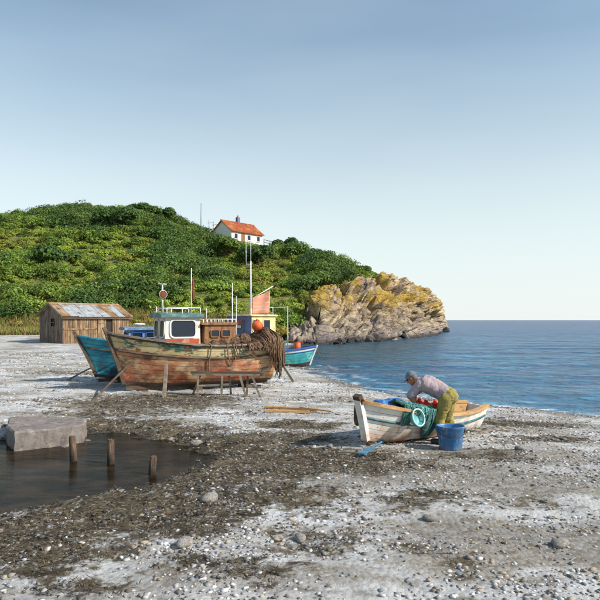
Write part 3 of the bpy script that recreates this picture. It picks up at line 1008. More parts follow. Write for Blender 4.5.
shrub(141, 0.90, 1.9, DARKG, 'dark green bush crowning the top of the hill')
shrub(160, 0.9, 2.2, DARKG * 1.15, 'dark bush on the slope just right of the hilltop')
shrub(118, 0.62, 2.8, DARKG * 1.1, 'broad dark bush in the middle of the left slope')
shrub(226, 0.58, 2.2, MIDG * 0.75, 'round green bush below the white cottage')
shrub(262, 0.55, 2.9, DARKG, 'dark bush behind the tall mast with twin aerials')
shrub(285, 0.93, 2.0, DARKG * 1.2, 'dark low bush beside the fence right of the cottage')
shrub(363, 0.84, 1.2, MIDG * 0.7, 'last green bush on the brow above the bare rocks')
shrub(62, 0.32, 2.6, DARKG * 1.2, 'dark bush above the roof of the plank shed')

# dry grass at the foot of the hill
def blades(pts, hmin, hmax, cols, rng, wd=0.05):
    n_ = len(pts)
    a = rng.uniform(0, 6.283, n_); h = rng.uniform(hmin, hmax, n_)
    dx = np.stack([np.cos(a), np.sin(a), np.zeros(n_)], 1) * wd
    lean = rng.normal(size=(n_, 3)) * 0.3; lean[:, 2] = 1
    top = pts + lean * h[:, None]
    co = np.stack([pts - dx, pts + dx, top], 1)
    return co, cols


gu = RNG.uniform(-60, 262, 30000); gt = RNG.uniform(-0.06, 0.09, 30000)
gx, gy, gz = hill_full(gu, gt)
gz = np.maximum(gz, beach_z(gx, gy))
ok = gy < 80
pts = np.stack([gx, gy, gz - 0.05], 1)[ok]
cols = (np.array([0.34, 0.245, 0.10]) * RNG.uniform(0.5, 1.25, (len(pts), 1))).clip(0, 1)
gm = RNG.uniform(size=len(pts)) < 0.3
cols[gm] = MIDG * 1.3
o = leaves_obj('dry_grass', [blades(pts, 0.3, 1.0, cols, RNG, 0.06)], M['leaf'])
tag(o, 'tan dry grass along the foot of the hill', 'grass', kind='stuff')

# ---------------------------------------------------------------- boats
class Hull:
    def __init__(s, Lk, B, H, bow, stern, rake, transom=0.55, forefoot=0.12, flare=0.8, full=0.42, sternrake=0.1):
        s.L, s.B, s.H, s.bow, s.stern, s.rake, s.tr, s.ff, s.fl, s.fu, s.sr = Lk, B, H, bow, stern, rake, transom, forefoot, flare, full, sternrake

    def sheer(s, u):
        return s.H + s.bow * max(0, (u - 0.35) / 0.65) ** 2.1 + s.stern * max(0, (0.4 - u) / 0.4) ** 2

    def half(s, u):
        if u < 0.45:
            k = s.tr + (1 - s.tr) * math.sin(math.pi / 2 * u / 0.45) ** 0.9
        else:
            k = max(0.0, 1 - ((u - 0.45) / 0.55) ** 2.8) ** 0.85
        return s.B / 2 * k

    def keel(s, u):
        return s.ff * max(0, (u - 0.8) / 0.2) ** 2

    def p(s, u, t, side=1, inset=0.0):
        """t 0 keel .. 1 sheer"""
        z0, z1 = s.keel(u), s.sheer(u)
        vz = (1 - math.cos(t * math.pi / 2)) * 0.55 + t * 0.45
        bowness = max(0.0, (u - 0.5) / 0.5)
        e = s.fu + (s.fl - s.fu) * bowness ** 1.2
        y = max(0.0, s.half(u) * max(t, 1e-4) ** e - inset) + 0.03 * (1 - t) * (1 if u < 0.995 else 1)
        z = z0 + (z1 - z0) * vz
        x = s.L * (u - 0.5) + s.rake * (z / (s.H + s.bow)) ** 1.15 * max(0, (u - 0.5) / 0.5) ** 1.6
        x -= s.sr * (z / s.H) * max(0, (0.4 - u) / 0.4) ** 2
        return Vector((x, side * y, z))


def boat_hull(root, h, nstr, mats, gap, rails=(), rail_mat='dark_wood', gun_mat='dark_wood', gun=(0.1, 0.06), nu=30, stem_mat='dark_wood', deck=None, inner='dark_wood', stem_w=0.09, stem_up=0.14, trans_mat=None):
    us = [i / nu for i in range(nu + 1)]
    us = [1 - (1 - u) ** 1.15 for u in us]
    tb_ = [(k / nstr) ** 0.92 for k in range(nstr + 1)]
    girth = h.H * 1.5
    for side in (1, -1):
        for k in range(nstr):
            e = gap / girth / 2
            t0, t1 = tb_[k] + (e if k else 0), tb_[k + 1] - (e if k < nstr - 1 else 0)
            mb = MB()
            tv = [t0, (t0 * 2 + t1) / 3, (t0 + 2 * t1) / 3, t1]
            outer = [[h.p(u, t, side) for t in tv] for u in us]
            inn = [[h.p(u, t, side, 0.035) - Vector((0, 0, 0.0)) for t in tv] for u in us]
            nv = 4
            vs = [p for r in outer for p in r] + [p for r in inn for p in r]
            off = len(us) * nv
            fs = []
            for i in range(len(us) - 1):
                for j in range(nv - 1):
                    a, b_, c_, d_ = i * nv + j, (i + 1) * nv + j, (i + 1) * nv + j + 1, i * nv + j + 1
                    fs.append((a, b_, c_, d_)); fs.append((off + d_, off + c_, off + b_, off + a))
                for j in (0, nv - 1):
                    a, b_ = i * nv + j, (i + 1) * nv + j
                    fs.append((a, off + a, off + b_, b_) if j == 0 else (b_, off + b_, off + a, a))
            mb.add(vs, fs)
            shade_auto(mb.build('hull_plank', M[mats[k]], root), 35)
    # dark lining just inside the planks closes the seams
    mb = MB()
    for side in (1, -1):
        mb.grid(lambda u, t: h.p(u, t, side, 0.05), us, [0.0, 0.15, 0.3, 0.45, 0.6, 0.75, 0.9, 0.985])
    mb.build('hull_lining', M[inner], root, True)
    # transom
    tt = [i / 10 for i in range(11)]
    pl = [h.p(0, t, 1) for t in tt] + [h.p(0, t, -1) for t in reversed(tt)]
    mb = MB(); mb.prism([p + Vector((0.01, 0, 0)) for p in pl], (-0.05, 0, 0))
    mb.build('transom', M[trans_mat or mats[-1]], root)
    # stem and keel
    top = h.sheer(1.0) + stem_up
    pts = []
    for i in range(9):
        z = h.keel(1.0) + (top - h.keel(1.0)) * i / 8
        x = h.L * 0.5 + h.rake * (z / (h.H + h.bow)) ** 1.15
        pts.append(Vector((x + 0.02, 0, z)))
    mb = MB()
    for i in range(8):
        mb.beam(pts[i], pts[i + 1] + (pts[i + 1] - pts[i]) * 0.03, stem_w * (1 + 0.002 * i), 0.13 + 0.002 * i, (0, 1, 0))
    mb.build('stem_post', M[stem_mat], root)
    mb = MB(); mb.box((-0.02, 0, -0.03), (h.L + 0.02, 0.08, 0.14), bev=0.01)
    mb.build('keel', M['dark_wood'], root)
    # rub rails
    for (t, wd, rm) in rails:
        for side in (1, -1):
            mb = MB()
            P = [h.p(u, t, side) + Vector((0, side * wd * 0.3, 0)) for u in us]
            mb.tube(P, wd, 6)
            mb.build('rub_rail', M[rm], root, True)
    # gunwale cap
    for side in (1, -1):
        mb = MB()
        for i in range(len(us) - 1):
            a, b_ = h.p(us[i], 1, side), h.p(us[i + 1], 1, side)
            z = Vector((0, 0, gun[1] / 2 + 0.003 * (i % 2)))
            mb.beam(a + z, b_ + z + (b_ - a) * 0.04, gun[0], gun[1])
        mb.build('gunwale', M[gun_mat], root)
    if deck is not None:
        mb = MB()
        us2 = us[1:-2]
        P = []
        for u in us2:
            z = deck if isinstance(deck, (int, float)) else deck(u)
            t = 1.0
            for _ in range(30):
                if h.p(u, t).z <= z: break
                t -= 0.03
            y = max(h.p(u, t).y - 0.07, 0.02)
            x = h.p(u, t).x
            P.append((x, y, z))
        vs = [Vector((x, y, z)) for x, y, z in P] + [Vector((x, -y, z)) for x, y, z in P]
        k = len(P)
        mb.add(vs, [(i, i + 1, k + i + 1, k + i) for i in range(k - 1)])
        mb.build('deck', M['grey_wood'], root)


def panel_window(parent, c, ux, uy, wd, ht, frame_mat, rnd=0.12, fr=0.05, name='window', depth=0.03):
    """rounded window: frame ring proud of the wall and a recessed pane; ux, uy unit vectors in the wall"""
    c, ux, uy = Vector(c), Vector(ux), Vector(uy)
    nrm = ux.cross(uy).normalized()

    def loop(w_, h_, r_):
        out = []
        for cx, cy, a0 in ((w_ / 2 - r_, h_ / 2 - r_, 0), (-w_ / 2 + r_, h_ / 2 - r_, 90), (-w_ / 2 + r_, -h_ / 2 + r_, 180), (w_ / 2 - r_, -h_ / 2 + r_, 270)):
            for k in range(5):
                a = R(a0 + 22.5 * k)
                out.append(c + ux * (cx + r_ * math.cos(a)) + uy * (cy + r_ * math.sin(a)))
        return out
    A = loop(wd + 2 * fr, ht + 2 * fr, rnd + fr); B_ = loop(wd, ht, rnd)
    n_ = len(A)
    mb = MB()
    vs = [p + nrm * depth for p in A] + [p + nrm * depth for p in B_] + [p - nrm * 0.01 for p in A] + [p + nrm * 0.002 for p in B_]
    fs = []
    for i in range(n_):
        j = (i + 1) % n_
        fs += [(i, j, n_ + j, n_ + i), (j, i, 2 * n_ + i, 2 * n_ + j), (n_ + i, n_ + j, 3 * n_ + j, 3 * n_ + i)]
    mb.add(vs, fs)
    fo_ = mb.build(name, M[frame_mat], parent)
    mb = MB(); mb.add([p + nrm * 0.006 for p in B_], [tuple(range(n_))])
    mb.build('pane', M['glass_dark'], fo_, fix=False)
    return fo_


def cabin(root, x0, x1, wd, z0, z1, wall, roof, over=0.1, roof_t=0.09, name='cabin', camber=0.06, taper=0.94):
    """box house: x0 aft, x1 front; walls lean in a little"""
    mb = MB()
    yb, yt = wd / 2, wd / 2 * taper
    fx = 0.06
    vs = [(x0, -yb, z0), (x1, -yb, z0), (x1, yb, z0), (x0, yb, z0), (x0 + 0.02, -yt, z1), (x1 - fx, -yt, z1), (x1 - fx, yt, z1), (x0 + 0.02, yt, z1)]
    mb.add(vs, [(0, 3, 2, 1), (4, 5, 6, 7), (0, 1, 5, 4), (1, 2, 6, 5), (2, 3, 7, 6), (3, 0, 4, 7)])
    body = mb.build(name, M[wall], root)
    mb = MB()
    ny = 9
    xs_ = [x0 - over * 0.6, x1 + over]
    top = []; bot = []
    for x in xs_:
        for j in range(ny):
            y = -(yt + over) + 2 * (yt + over) * j / (ny - 1)
            zc = camber * (1 - (y / (yt + over)) ** 2)
            top.append(Vector((x, y, z1 + roof_t + zc))); bot.append(Vector((x, y, z1 + 0.004 + zc * 0.0)))
    nn = len(top)
    fs = []
    for j in range(ny - 1):
        fs += [(j, ny + j, ny + j + 1, j + 1), (nn + j + 1, nn + ny + j + 1, nn + ny + j, nn + j)]
    ring = list(range(ny)) + [ny + j for j in reversed(range(ny))]
    for i in range(len(ring)):
        a, b_ = ring[i], ring[(i + 1) % len(ring)]
        fs.append((a, b_, nn + b_, nn + a))
    mb.add(top + bot, fs)
    rf = mb.build('roof', M[roof], body)
    return body, rf


def rope(pts, r, name, mat, parent, sag=0.0, n=14):
    a = [Vector(p) for p in pts]
    out = []
    for i in range(len(a) - 1):
        for k in range(n):
            t = k / n
            p = a[i].lerp(a[i + 1], t)
            p.z -= sag * 4 * t * (1 - t)
            out.append(p)
    out.append(a[-1])
    return MB().tube(out, r, 6).build(name, M[mat], parent, True)


def boat_root(name, label, foot, head, h, group=None):
    d = Vector((math.cos(head), math.sin(head), 0))
    c = Vector(foot) - d * h.L / 2
    return thing(name, label, 'boat', c, head, group)


# ---- the big weathered boat
HEAD1 = R(209)
h1 = Hull(5.0, 2.05, 1.27, 0.44, 0.12, 0.55, 0.72, 0.10, 0.8, 0.40)
g = gnd(125, 391)
big = boat_root('fishing_boat', 'large weathered orange fishing boat with white wheelhouse propped up on the beach', (g.x, g.y, g.z + 0.12), HEAD1, h1)
mats = ['dark_bottom'] + ['orange_hull'] * 6 + ['band'] * 2
boat_hull(big, h1, 9, mats, 0.012, [(0.985, 0.035, 'dark_wood'), (0.76, 0.035, 'dark_wood')], gun_mat='grey_wood', gun=(0.13, 0.06), deck=lambda u: 0.86 + 0.25 * max(0, u - 0.5), inner='red_paint', stem_w=0.11, stem_up=0.2)
# wheelhouse
wx0, wx1, ww, wz1 = 0.20, 1.42, 1.30, 2.22
wh, wr = cabin(big, wx0, wx1, ww, 0.80, wz1, 'white_paint', 'green_roof', 0.13, 0.1, 'wheelhouse', 0.07)
yw = ww / 2 * 0.97
panel_window(wh, ((wx0 + wx1) / 2 - 0.02, yw - 0.004, 1.86), (-1, 0, 0), (0, -0.028, 1), 0.80, 0.52, 'white_paint', 0.11, 0.05)
panel_window(wh, ((wx0 + wx1) / 2, -yw + 0.004, 1.86), (1, 0, 0), (0, 0.028, 1), 0.80, 0.52, 'white_paint', 0.11, 0.05)
for yy in (0.33, -0.33):
    panel_window(wh, (wx1 - 0.038, yy, 1.86), (0, 1, 0), (-0.045, 0, 1), 0.46, 0.52, 'white_paint', 0.1, 0.045)
for sy in (-1, 1):
    mb = MB()
    mb.box(((wx0 + wx1) / 2, sy * (ww / 2 + 0.002), 1.31), (wx1 - wx0 - 0.10, 0.03, 0.46))
    mb.build('lower_panel', M['red_paint'], wh)
# roof rail
mb = MB()
rz = wz1 + 0.32
for (ax, ay, bx_, by_) in ((wx0, .6, wx1 - .1, .6), (wx0, -.6, wx1 - .1, -.6), (wx0, -.6, wx0, .6)):
    mb.tube([(ax, ay, rz), (bx_, by_, rz)], 0.016, 6)
for ax in (wx0, (wx0 + wx1) / 2, wx1 - 0.1):
    for ay in (.6, -.6):
        mb.tube([(ax, ay, wz1 + 0.08), (ax, ay, rz)], 0.014, 6)
mb.build('roof_rail', M['white_metal'], wr, True)
# lamp mast on the wheelhouse
mst = MB()
mst.tube([(1.32, 0.1, wz1 + 0.1), (1.32, 0.1, 3.32)], 0.025, 8)
mst.tube([(1.32, 0.2, wz1 + 0.1), (1.32, 0.1, 2.95)], 0.014, 6)
mst.tube([(1.32, -0.08, 3.32), (1.32, 0.28, 3.32)], 0.016, 6)
mst.tube([(1.46, 0.1, 3.32), (1.18, 0.1, 3.32)], 0.016, 6)
mo = mst.build('lamp_mast', M['white_metal'], wr, True)
lm = MB(); lm.lathe([(0.001, -0.08), (0.10, -0.07), (0.13, 0.0), (0.13, 0.06), (0.12, 0.07), (0.001, 0.05)], (1.32, 0.12, 2.98), 20, Matrix.Rotation(R(-90), 3, 'X'))
lm.build('lamp', M['rusty'], wr, True)
lm = MB(); lm.lathe([(0.122, 0.055), (0.135, 0.06), (0.135, 0.078), (0.122, 0.083)], (1.32, 0.12, 2.98), 20, Matrix.Rotation(R(-90), 3, 'X'), close=False)
lm.build('lamp_ring', M['white_metal'], wr, True)
# aerial with furled pennant
mb = MB(); mb.tube([(0.42, 0.35, wz1 + 0.08), (0.42, 0.35, 3.86)], [0.022, 0.012], 8)
ae = mb.build('aerial', M['white_metal'], wr, True)
mb = MB(); mb.tube([(0.40, 0.35, 2.75), (0.36, 0.36, 2.95), (0.385, 0.35, 3.2), (0.36, 0.35, 3.4), (0.40, 0.35, 3.52)], [0.015, 0.045, 0.035, 0.05, 0.012], 8)
mb.build('pennant', M['redbrown_flag'], wr, True)
# aft wooden cabin
cb, cr_ = cabin(big, -1.05, 0.12, 1.4, 0.80, 1.98, 'brown_wood', 'brown_wood', 0.07, 0.06, 'aft_cabin', 0.04)
for cx, wd_ in ((-0.28, 0.26), (-0.66, 0.26)):
    panel_window(cb, (cx, 0.686, 1.70), (-1, 0, 0), (0, -0.03, 1), wd_, 0.2, 'brown_wood', 0.03, 0.035)
for sy in (0.62, -0.62):
    mb = MB()
    for i in range(9):
        x = -1.05 + i * 0.143
        mb.tube([(x, sy, 2.0), (x, sy, 2.17)], 0.012, 6)
    mb.tube([(-1.05, sy, 2.17), (0.10, sy, 2.17)], 0.016, 6)
    mb.build('cabin_rail', M['white_metal'], cr_, True)
mb = MB(); mb.tube([(-0.3, -0.2, 2.0), (-0.3, -0.2, 2.55)], 0.012, 6); mb.build('aerial', M['white_metal'], cr_, True)
# mooring line down the bow
bp_ = h1.p(0.955, 0.98)
# keel blocks under the boat
def put(bt, p):
    return bt.matrix_world @ Vector(p)


bpy.context.view_layer.update()
for i, (lx, lab) in enumerate(((-1.7, 'timber keel block under the stern of the orange boat'), (0.2, 'timber keel block under the middle of the orange boat'), (2.0, 'timber keel block under the bow of the orange boat'))):
    p = put(big, (lx, 0, 0))
    z0 = bz(p.x, p.y)
    mb = MB(); hgt = p.z - 0.10 - z0 + 0.05
    mb.box((0, 0, hgt / 2), (0.3, 0.8, hgt), bev=0.01)
    o = mb.build('keel_block', M['dark_wood']); o.location = (p.x, p.y, z0 - 0.05); o.rotation_euler = (0, 0, HEAD1)
    tag(o, lab, 'block', 'keel blocks under the boats')

# nets hanging over the stern of the big boat (their own thing, resting on the boat)
net = thing('fishing_net', 'heap of brown fishing nets draped over the stern of the orange boat', 'net', big.location, HEAD1)
def net_surf(s, t, lift=0.0):
    """s 0..1 along the boat from aft, t 0 inboard .. 1 hanging down the side"""
    lx = -2.75 + 1.45 * s
    u = (lx / h1.L) + 0.5
    sh = h1.sheer(max(0, min(1, u)))
    hb = h1.half(max(0, min(1, u)))
    peak = 1.0 * math.exp(-((s - 0.30) / 0.28) ** 2) * 0.45 + 0.12
    drop = (0.25 + 0.95 * math.exp(-((s - 0.16) / 0.24) ** 2))
    if t < 0.45:
        k = t / 0.45
        y = -0.35 + (hb + 0.10 + 0.35) * k
        z = sh + 0.03 + peak * math.sin(math.pi * (0.25 + 0.62 * k)) ** 1.0 * (1 - 0.35 * k)
    else:
        k = (t - 0.45) / 0.55
        y = hb + 0.10 + 0.14 * math.sin(k * 2.2)
        z = sh + 0.03 + peak * math.sin(math.pi * 0.87) * 0.65 - drop * k
    f = mn.noise(Vector((s * 15, t * 1.6, 0.3))) * 0.085 + mn.noise(Vector((s * 30, t * 4, 2.3))) * 0.045 + 0.03 * mn.noise(Vector((s * 6, t * 7, 9)))
    f *= min(1, 4 * s + 0.4, 4 * (1 - s) + 0.2)
    return Vector((lx + 0.06 * mn.noise(Vector((s * 5, t * 5, 4))) + (0.10 * (1 - s) if False else 0), y + f * (0.6 + 0.8 * t) + lift, z + f * (1 - t) + lift * (1 - t)))


mb = MB(); mb.grid(lambda s, t: net_surf(s, t), [i / 110 for i in range(111)], [j / 60 for j in range(61)])
o = mb.build('draped_net', M['net_brown'], net, True)
sm = o.modifiers.new('s', 'SOLIDIFY'); sm.thickness = 0.05; sm.offset = -1
rg_ = random.Random(3)
for k in range(70):
    s0 = rg_.uniform(0.03, 0.97); t0 = rg_.uniform(0.05, 0.5); t1 = min(1.0, t0 + rg_.uniform(0.3, 0.6))
    ds = rg_.uniform(-0.08, 0.08)
    MB_pts = [net_surf(min(0.99, max(0.01, s0 + ds * q + 0.012 * math.sin(q * 9 + k))), t0 + (t1 - t0) * q, 0.014) for q in [i / 16 for i in range(17)]]
    if k == 0: strands = MB()
    strands.tube(MB_pts, rg_.uniform(0.008, 0.017), 5)
tag(strands.build('net_cord', M['net_strand'], net, True), kind='stuff')
# ragged tail ends
tails = MB()
for k in range(26):
    s0 = rg_.uniform(0.02, 0.42)
    p = net_surf(s0, 0.97)
    tails.tube([p, p + Vector((rg_.uniform(-.03, .03), 0.02, -0.12)), p + Vector((rg_.uniform(-.06, .06), 0.0, -rg_.uniform(0.16, 0.34)))], [0.018, 0.014, 0.006], 5)
tag(tails.build('net_fringe', M['net_brown'], net, True), kind='stuff')
# second heap of net running forward on the deck
mb = MB()
for k in range(16):
    s = k / 15
    mb.ball((-1.45 + 1.5 * s, 0.52 + 0.10 * math.sin(k * 1.7), 1.30 + 0.13 * (1 - s) + 0.03 * math.sin(k * 2.3)), (0.20, 0.20, 0.12 + 0.13 * (1 - s)), 12, 8)
fuse(mb, 'rolled_net', M['net_brown'], net, 0.025, 2, lambda p: 0.03 * mn.noise(p * 14) + 0.02 * mn.noise(p * 30))

fl = thing('float', 'round orange float on top of the brown net heap', 'float', put(big, (-1.98, 0.34, 1.94)))
mb = MB(); mb.ball((0, 0, 0), (0.19, 0.19, 0.18), 24, 14); mb.build('ball', M['orange_float'], fl, True)
mb = MB(); mb.lathe([(0.03, 0.16), (0.045, 0.18), (0.045, 0.22), (0.02, 0.235)], (0, 0, 0), 12); mb.build('eyelet', M['orange_float'], fl, True)

# ropes hanging down the side
def side_pt(lx, t, out=0.05):
    u = lx / h1.L + 0.5
    p = h1.p(u, t); return Vector((lx, p.y + out, p.z))


def hang_rope(xs_, zs, label, r=0.018):
    o = thing('rope', label, 'rope', big.location, HEAD1, 'ropes hanging on the side of the orange boat')
    pts = []
    for lx, t in zip(xs_, zs):
        pts.append(side_pt(lx, t, 0.06))
    # smooth
    q = []
    for i in range(len(pts) - 1):
        p0 = pts[max(i - 1, 0)]; p1 = pts[i]; p2 = pts[i + 1]; p3 = pts[min(i + 2, len(pts) - 1)]
        for k in range(8):
            t = k / 8
            q.append(0.5 * ((2 * p1) + (-p0 + p2) * t + (2 * p0 - 5 * p1 + 4 * p2 - p3) * t * t + (-p0 + 3 * p1 - 3 * p2 + p3) * t ** 3))
    q.append(pts[-1])
    MB().tube(q, r, 6).build('strand', M['rope'], o, True)


hang_rope([0.12, 0.02, 0.0, 0.03, -0.02], [1.06, 1.03, 0.9, 0.7, 0.48], 'rope end hanging straight down the middle of the orange hull')
hang_rope([-0.55, -0.6, -0.75, -0.88, -0.86, -0.74], [1.05, 0.85, 0.66, 0.70, 0.9, 1.05], 'long rope loop hanging near the net on the orange hull')
hang_rope([-0.85, -0.92, -1.05, -1.12, -1.08], [1.05, 0.9, 0.8, 0.92, 1.05], 'short rope loop next to the hanging net')

# props, trestle, tools around the big boat
def prop(a, b, r, label, mat='grey_wood', cat='prop', name='timber_prop', group='timber props holding the boats', sq=True):
    a, b = Vector(a), Vector(b)
    o = thing(name, label, cat, a, 0, group)
    mb = MB()
    if sq: mb.beam((0, 0, -0.04), b - a, r * 2, r * 2, (0, 1, 0), 0.85)
    else: mb.tube([(0, 0, -0.04), (b - a) * 0.5 + Vector((0.015, 0, 0)), b - a], [r, r * 0.95, r * 0.8], 8)
    mb.build('pole', M[mat], o)
    return o


gp = gnd(164, 397)
prop(gp, at(166.5, 364, gp.y + 0.35), 0.05, 'upright pale timber prop against the orange hull near the bow')
gp = gnd(91, 401)
prop(gp, put(big, (2.3, 0.20, 0.85)), 0.035, 'slanting timber prop against the bow of the orange boat', 'dark_wood', sq=False)
gp = gnd(293.5, 381)
prop(gp, put(big, (-2.45, 0.72, 1.05)), 0.045, 'slanting timber prop at the stern behind the nets')
gp = gnd(66, 379)

# trestle bench in front of the hull
gt_ = gnd(226, 395)
ben = thing('trestle_bench', 'rough timber trestle bench in front of the orange hull', 'bench', gt_, R(3))
mb = MB(); mb.beam((-1.06, 0, 0.70), (1.05, 0.02, 0.68), 0.34, 0.05); 
mb.build('bench_top', M['dark_wood'], ben)
mb = MB(); mb.beam((-1.02, -0.16, 0.645), (1.03, -0.15, 0.625), 0.05, 0.06); mb.build('rail', M['grey_wood'], ben)
mb = MB(); mb.beam((-1.02, 0.16, 0.645), (1.03, 0.17, 0.625), 0.05, 0.06); mb.build('rail', M['grey_wood'], ben)
for (tx, bx_, yy) in ((-0.82, -0.84, -0.15), (-0.78, -1.05, 0.15), (-0.1, -0.12, -0.15), (0.08, 0.14, 0.16), (0.42, 0.62, -0.15), (0.78, 1.06, -0.14), (0.66, 0.62, 0.16)):
    mb = MB()
    wx_ = gt_.x + bx_; wy_ = gt_.y + yy * 1.6
    mb.beam((bx_, yy * 1.6, bz(wx_, wy_) - gt_.z - 0.03), (tx, yy, 0.64), 0.06, 0.06, (0, 1, 0))
    mb.build('leg', M['grey_wood'], ben)
mb = MB(); mb.beam((-0.9, -0.19, 0.3), (0.1, -0.18, 0.34), 0.03, 0.06); mb.build('brace', M['grey_wood'], ben)

# ---- blue boat behind
HEAD2 = R(206)
h2 = Hull(4.6, 1.8, 1.15, 0.42, 0.1, 0.72, 0.7, 0.10, 0.85, 0.42)
g = gnd(96, 383)
blu = boat_root('fishing_boat', 'blue fishing boat with small blue cabin behind the orange boat', (g.x, g.y + 0.2, g.z + 0.1), HEAD2, h2)
boat_hull(blu, h2, 8, ['dark_bottom'] + ['blue_hull'] * 7, 0.012, [(0.985, 0.03, 'blue_hull'), (0.8, 0.025, 'dark_wood')], gun_mat='blue_hull', gun=(0.11, 0.05), deck=0.8, inner='blue_cabin', stem_mat='dark_wood', stem_w=0.1)
cb, cr_ = cabin(blu, 0.15, 1.35, 0.98, 0.80, 1.78, 'blue_cabin', 'blue_cabin', 0.12, 0.07, 'cabin', 0.05)
for yy in (0.25, -0.25):
    panel_window(cb, (1.35 - 0.048, yy, 1.54), (0, 1, 0), (-0.06, 0, 1), 0.32, 0.28, 'blue_stripe', 0.02, 0.035)
for cx in (1.0, 0.5):
    panel_window(cb, (cx, 0.470, 1.54), (-1, 0, 0), (0, -0.03, 1), 0.34, 0.28, 'blue_stripe', 0.02, 0.035)
mb = MB()
mb.lathe([(0.20, 0.0), (0.22, 0.02), (0.20, 0.05), (0.05, 0.07)], (0.85, 0.05, 1.97), 20)
mb.lathe([(0.05, 0.0), (0.045, 0.12)], (0.85, 0.05, 1.88), 12)
mb.build('radar_dish', M['white_metal'], cr_, True)
mb = MB(); mb.tube([(0.25, 0.2, 1.85), (0.25, 0.2, 2.65)], 0.014, 6); mb.build('aerial', M['white_metal'], cr_, True)
mb = MB()
RP = [h2.p(u, 1.0, 1) for u in (0.40, 0.46, 0.52, 0.58, 0.64)]
for q in RP:
    mb.tube([q, q + Vector((0, 0, 0.3))], 0.012, 6)
mb.tube([q + Vector((0, 0, 0.3)) for q in RP], 0.014, 6)
mb.build('deck_rail', M['yellow_cabin'], blu, True)
bpy.context.view_layer.update()
prop(gnd(66, 380), put(blu, (2.32, 0.07, 0.55)), 0.035, 'slanting timber prop against the bow of the blue boat', 'grey_wood', sq=False)
for i, (lx, lab) in enumerate(((-1.3, 'timber keel block under the stern of the blue boat'), (1.6, 'timber keel block under the bow of the blue boat'))):
    p = put(blu, (lx, 0, 0)); z0 = bz(p.x, p.y); hgt = p.z - 0.10 - z0 + 0.05
    mb = MB(); mb.box((0, 0, hgt / 2), (0.3, 0.8, hgt), bev=0.01)
    o = mb.build('keel_block', M['dark_wood']); o.location = (p.x, p.y, z0 - 0.05); o.rotation_euler = (0, 0, HEAD2)
    tag(o, lab, 'block', 'keel blocks under the boats')

# ---- third boat, yellow cabin with violet shade painted on its front
HEAD3 = R(230)
h3 = Hull(3.5, 2.0, 1.15, 0.35, 0.1, 0.5, 0.7, 0.1, 0.8, 0.42)
gc = Vector((-2.35, 29.0, 0)); gc.z = bz(-2.35, 29.0)
d3 = Vector((math.cos(HEAD3), math.sin(HEAD3), 0))
thr = boat_root('fishing_boat', 'green fishing boat with yellow cabin, violet shade painted on its front, behind the nets', gc + d3 * 1.9 + Vector((0, 0, 0.1)), HEAD3, h3)
boat_hull(thr, h3, 7, ['dark_bottom'] + ['green_paint'] * 6, 0.012, [(0.985, 0.03, 'green_paint')], gun_mat='green_paint', gun=(0.12, 0.05), deck=0.85, inner='green_paint')
cb, cr_ = cabin(thr, -1.0, 0.72, 1.66, 0.8, 2.52, 'yellow_cabin', 'yellow_cabin', 0.09, 0.07, 'cabin', 0.03, 0.98)
mb = MB()
mb.add([(0.722 + 0.012, -0.83, 0.85), (0.722 + 0.012, 0.83, 0.85), (0.672, 0.815, 2.51), (0.672, -0.815, 2.51), (0.70, -0.83, 0.85), (0.70, 0.83, 0.85), (0.64, 0.815, 2.51), (0.64, -0.815, 2.51)],
       [(0, 1, 2, 3), (7, 6, 5, 4), (0, 4, 5, 1), (1, 5, 6, 2), (2, 6, 7, 3), (3, 7, 4, 0)])
fp = mb.build('shaded_front', M['violet_shade'], cb)  # sheet over the yellow front wall, carries its shade as violet colour
panel_window(fp, (0.703, -0.1, 2.06), (0, 1, 0), (-0.037, 0, 1), 0.82, 0.46, 'violet_shade', 0.03, 0.04)
mb = MB(); mb.box((0.728, -0.1, 2.24), (0.02, 0.78, 0.16)); mb.build('curtain', M['red_paint'], fp)
mb = MB(); mb.box((0.732, 0.02, 2.02), (0.02, 0.34, 0.12)); mb.build('name_board', M['white_paint'], fp)
for cx in (0.38, -0.35):
    panel_window(cb, (cx, 0.822, 2.08), (-1, 0, 0), (0, -0.01, 1), 0.42, 0.5, 'yellow_cabin', 0.03, 0.045)
mb = MB(); mb.tube([(0.5, 0.6, 2.55), (0.5, 0.6, 5.1)], [0.045, 0.035], 8)
mb.tube([(0.5, 0.6, 5.05), (0.5, 0.6, 6.3)], [0.018, 0.012], 6)
mb.tube([(0.62, 0.42, 4.9), (0.64, 0.42, 6.1)], [0.014, 0.010], 6)
mb.tube([(0.5, 0.6, 4.95), (0.64, 0.42, 4.95)], 0.016, 6)
ms = mb.build('mast', M['white_metal'], cr_, True)
# salmon sail lashed to the mast
mb = MB()
A, B_, C_, D_2 = Vector((0.45, 0.63, 3.35)), Vector((-0.32, 1.02, 3.70)), Vector((-0.34, 1.02, 2.63)), Vector((0.44, 0.63, 2.62))
mb.grid(lambda u, v: (A.lerp(B_, u)).lerp(D_2.lerp(C_, u), v) + Vector((0.4, 0.9, 0)) * 0.06 * math.sin(u * 7 + v * 3) * (0.4 + u), [i / 16 for i in range(17)], [i / 12 for i in range(13)])
sl = mb.build('sail', M['salmon'], cr_, True); sm = sl.modifiers.new('s', 'SOLIDIFY'); sm.thickness = 0.012
mb = MB(); mb.tube([(0.5, 0.6, 3.3), (-0.5, 1.1, 3.95)], 0.022, 6); mb.build('gaff', M['white_metal'], cr_, True)
mb = MB()
for ax, ay in ((-0.9, 0.72), (-0.9, -0.72), (-0.3, 0.72)):
    mb.tube([(ax, ay, 2.55), (ax, ay, 2.95)], 0.015, 6)
mb.tube([(-0.3, 0.72, 2.95), (-0.9, 0.72, 2.95), (-0.9, -0.72, 2.95)], 0.016, 6)
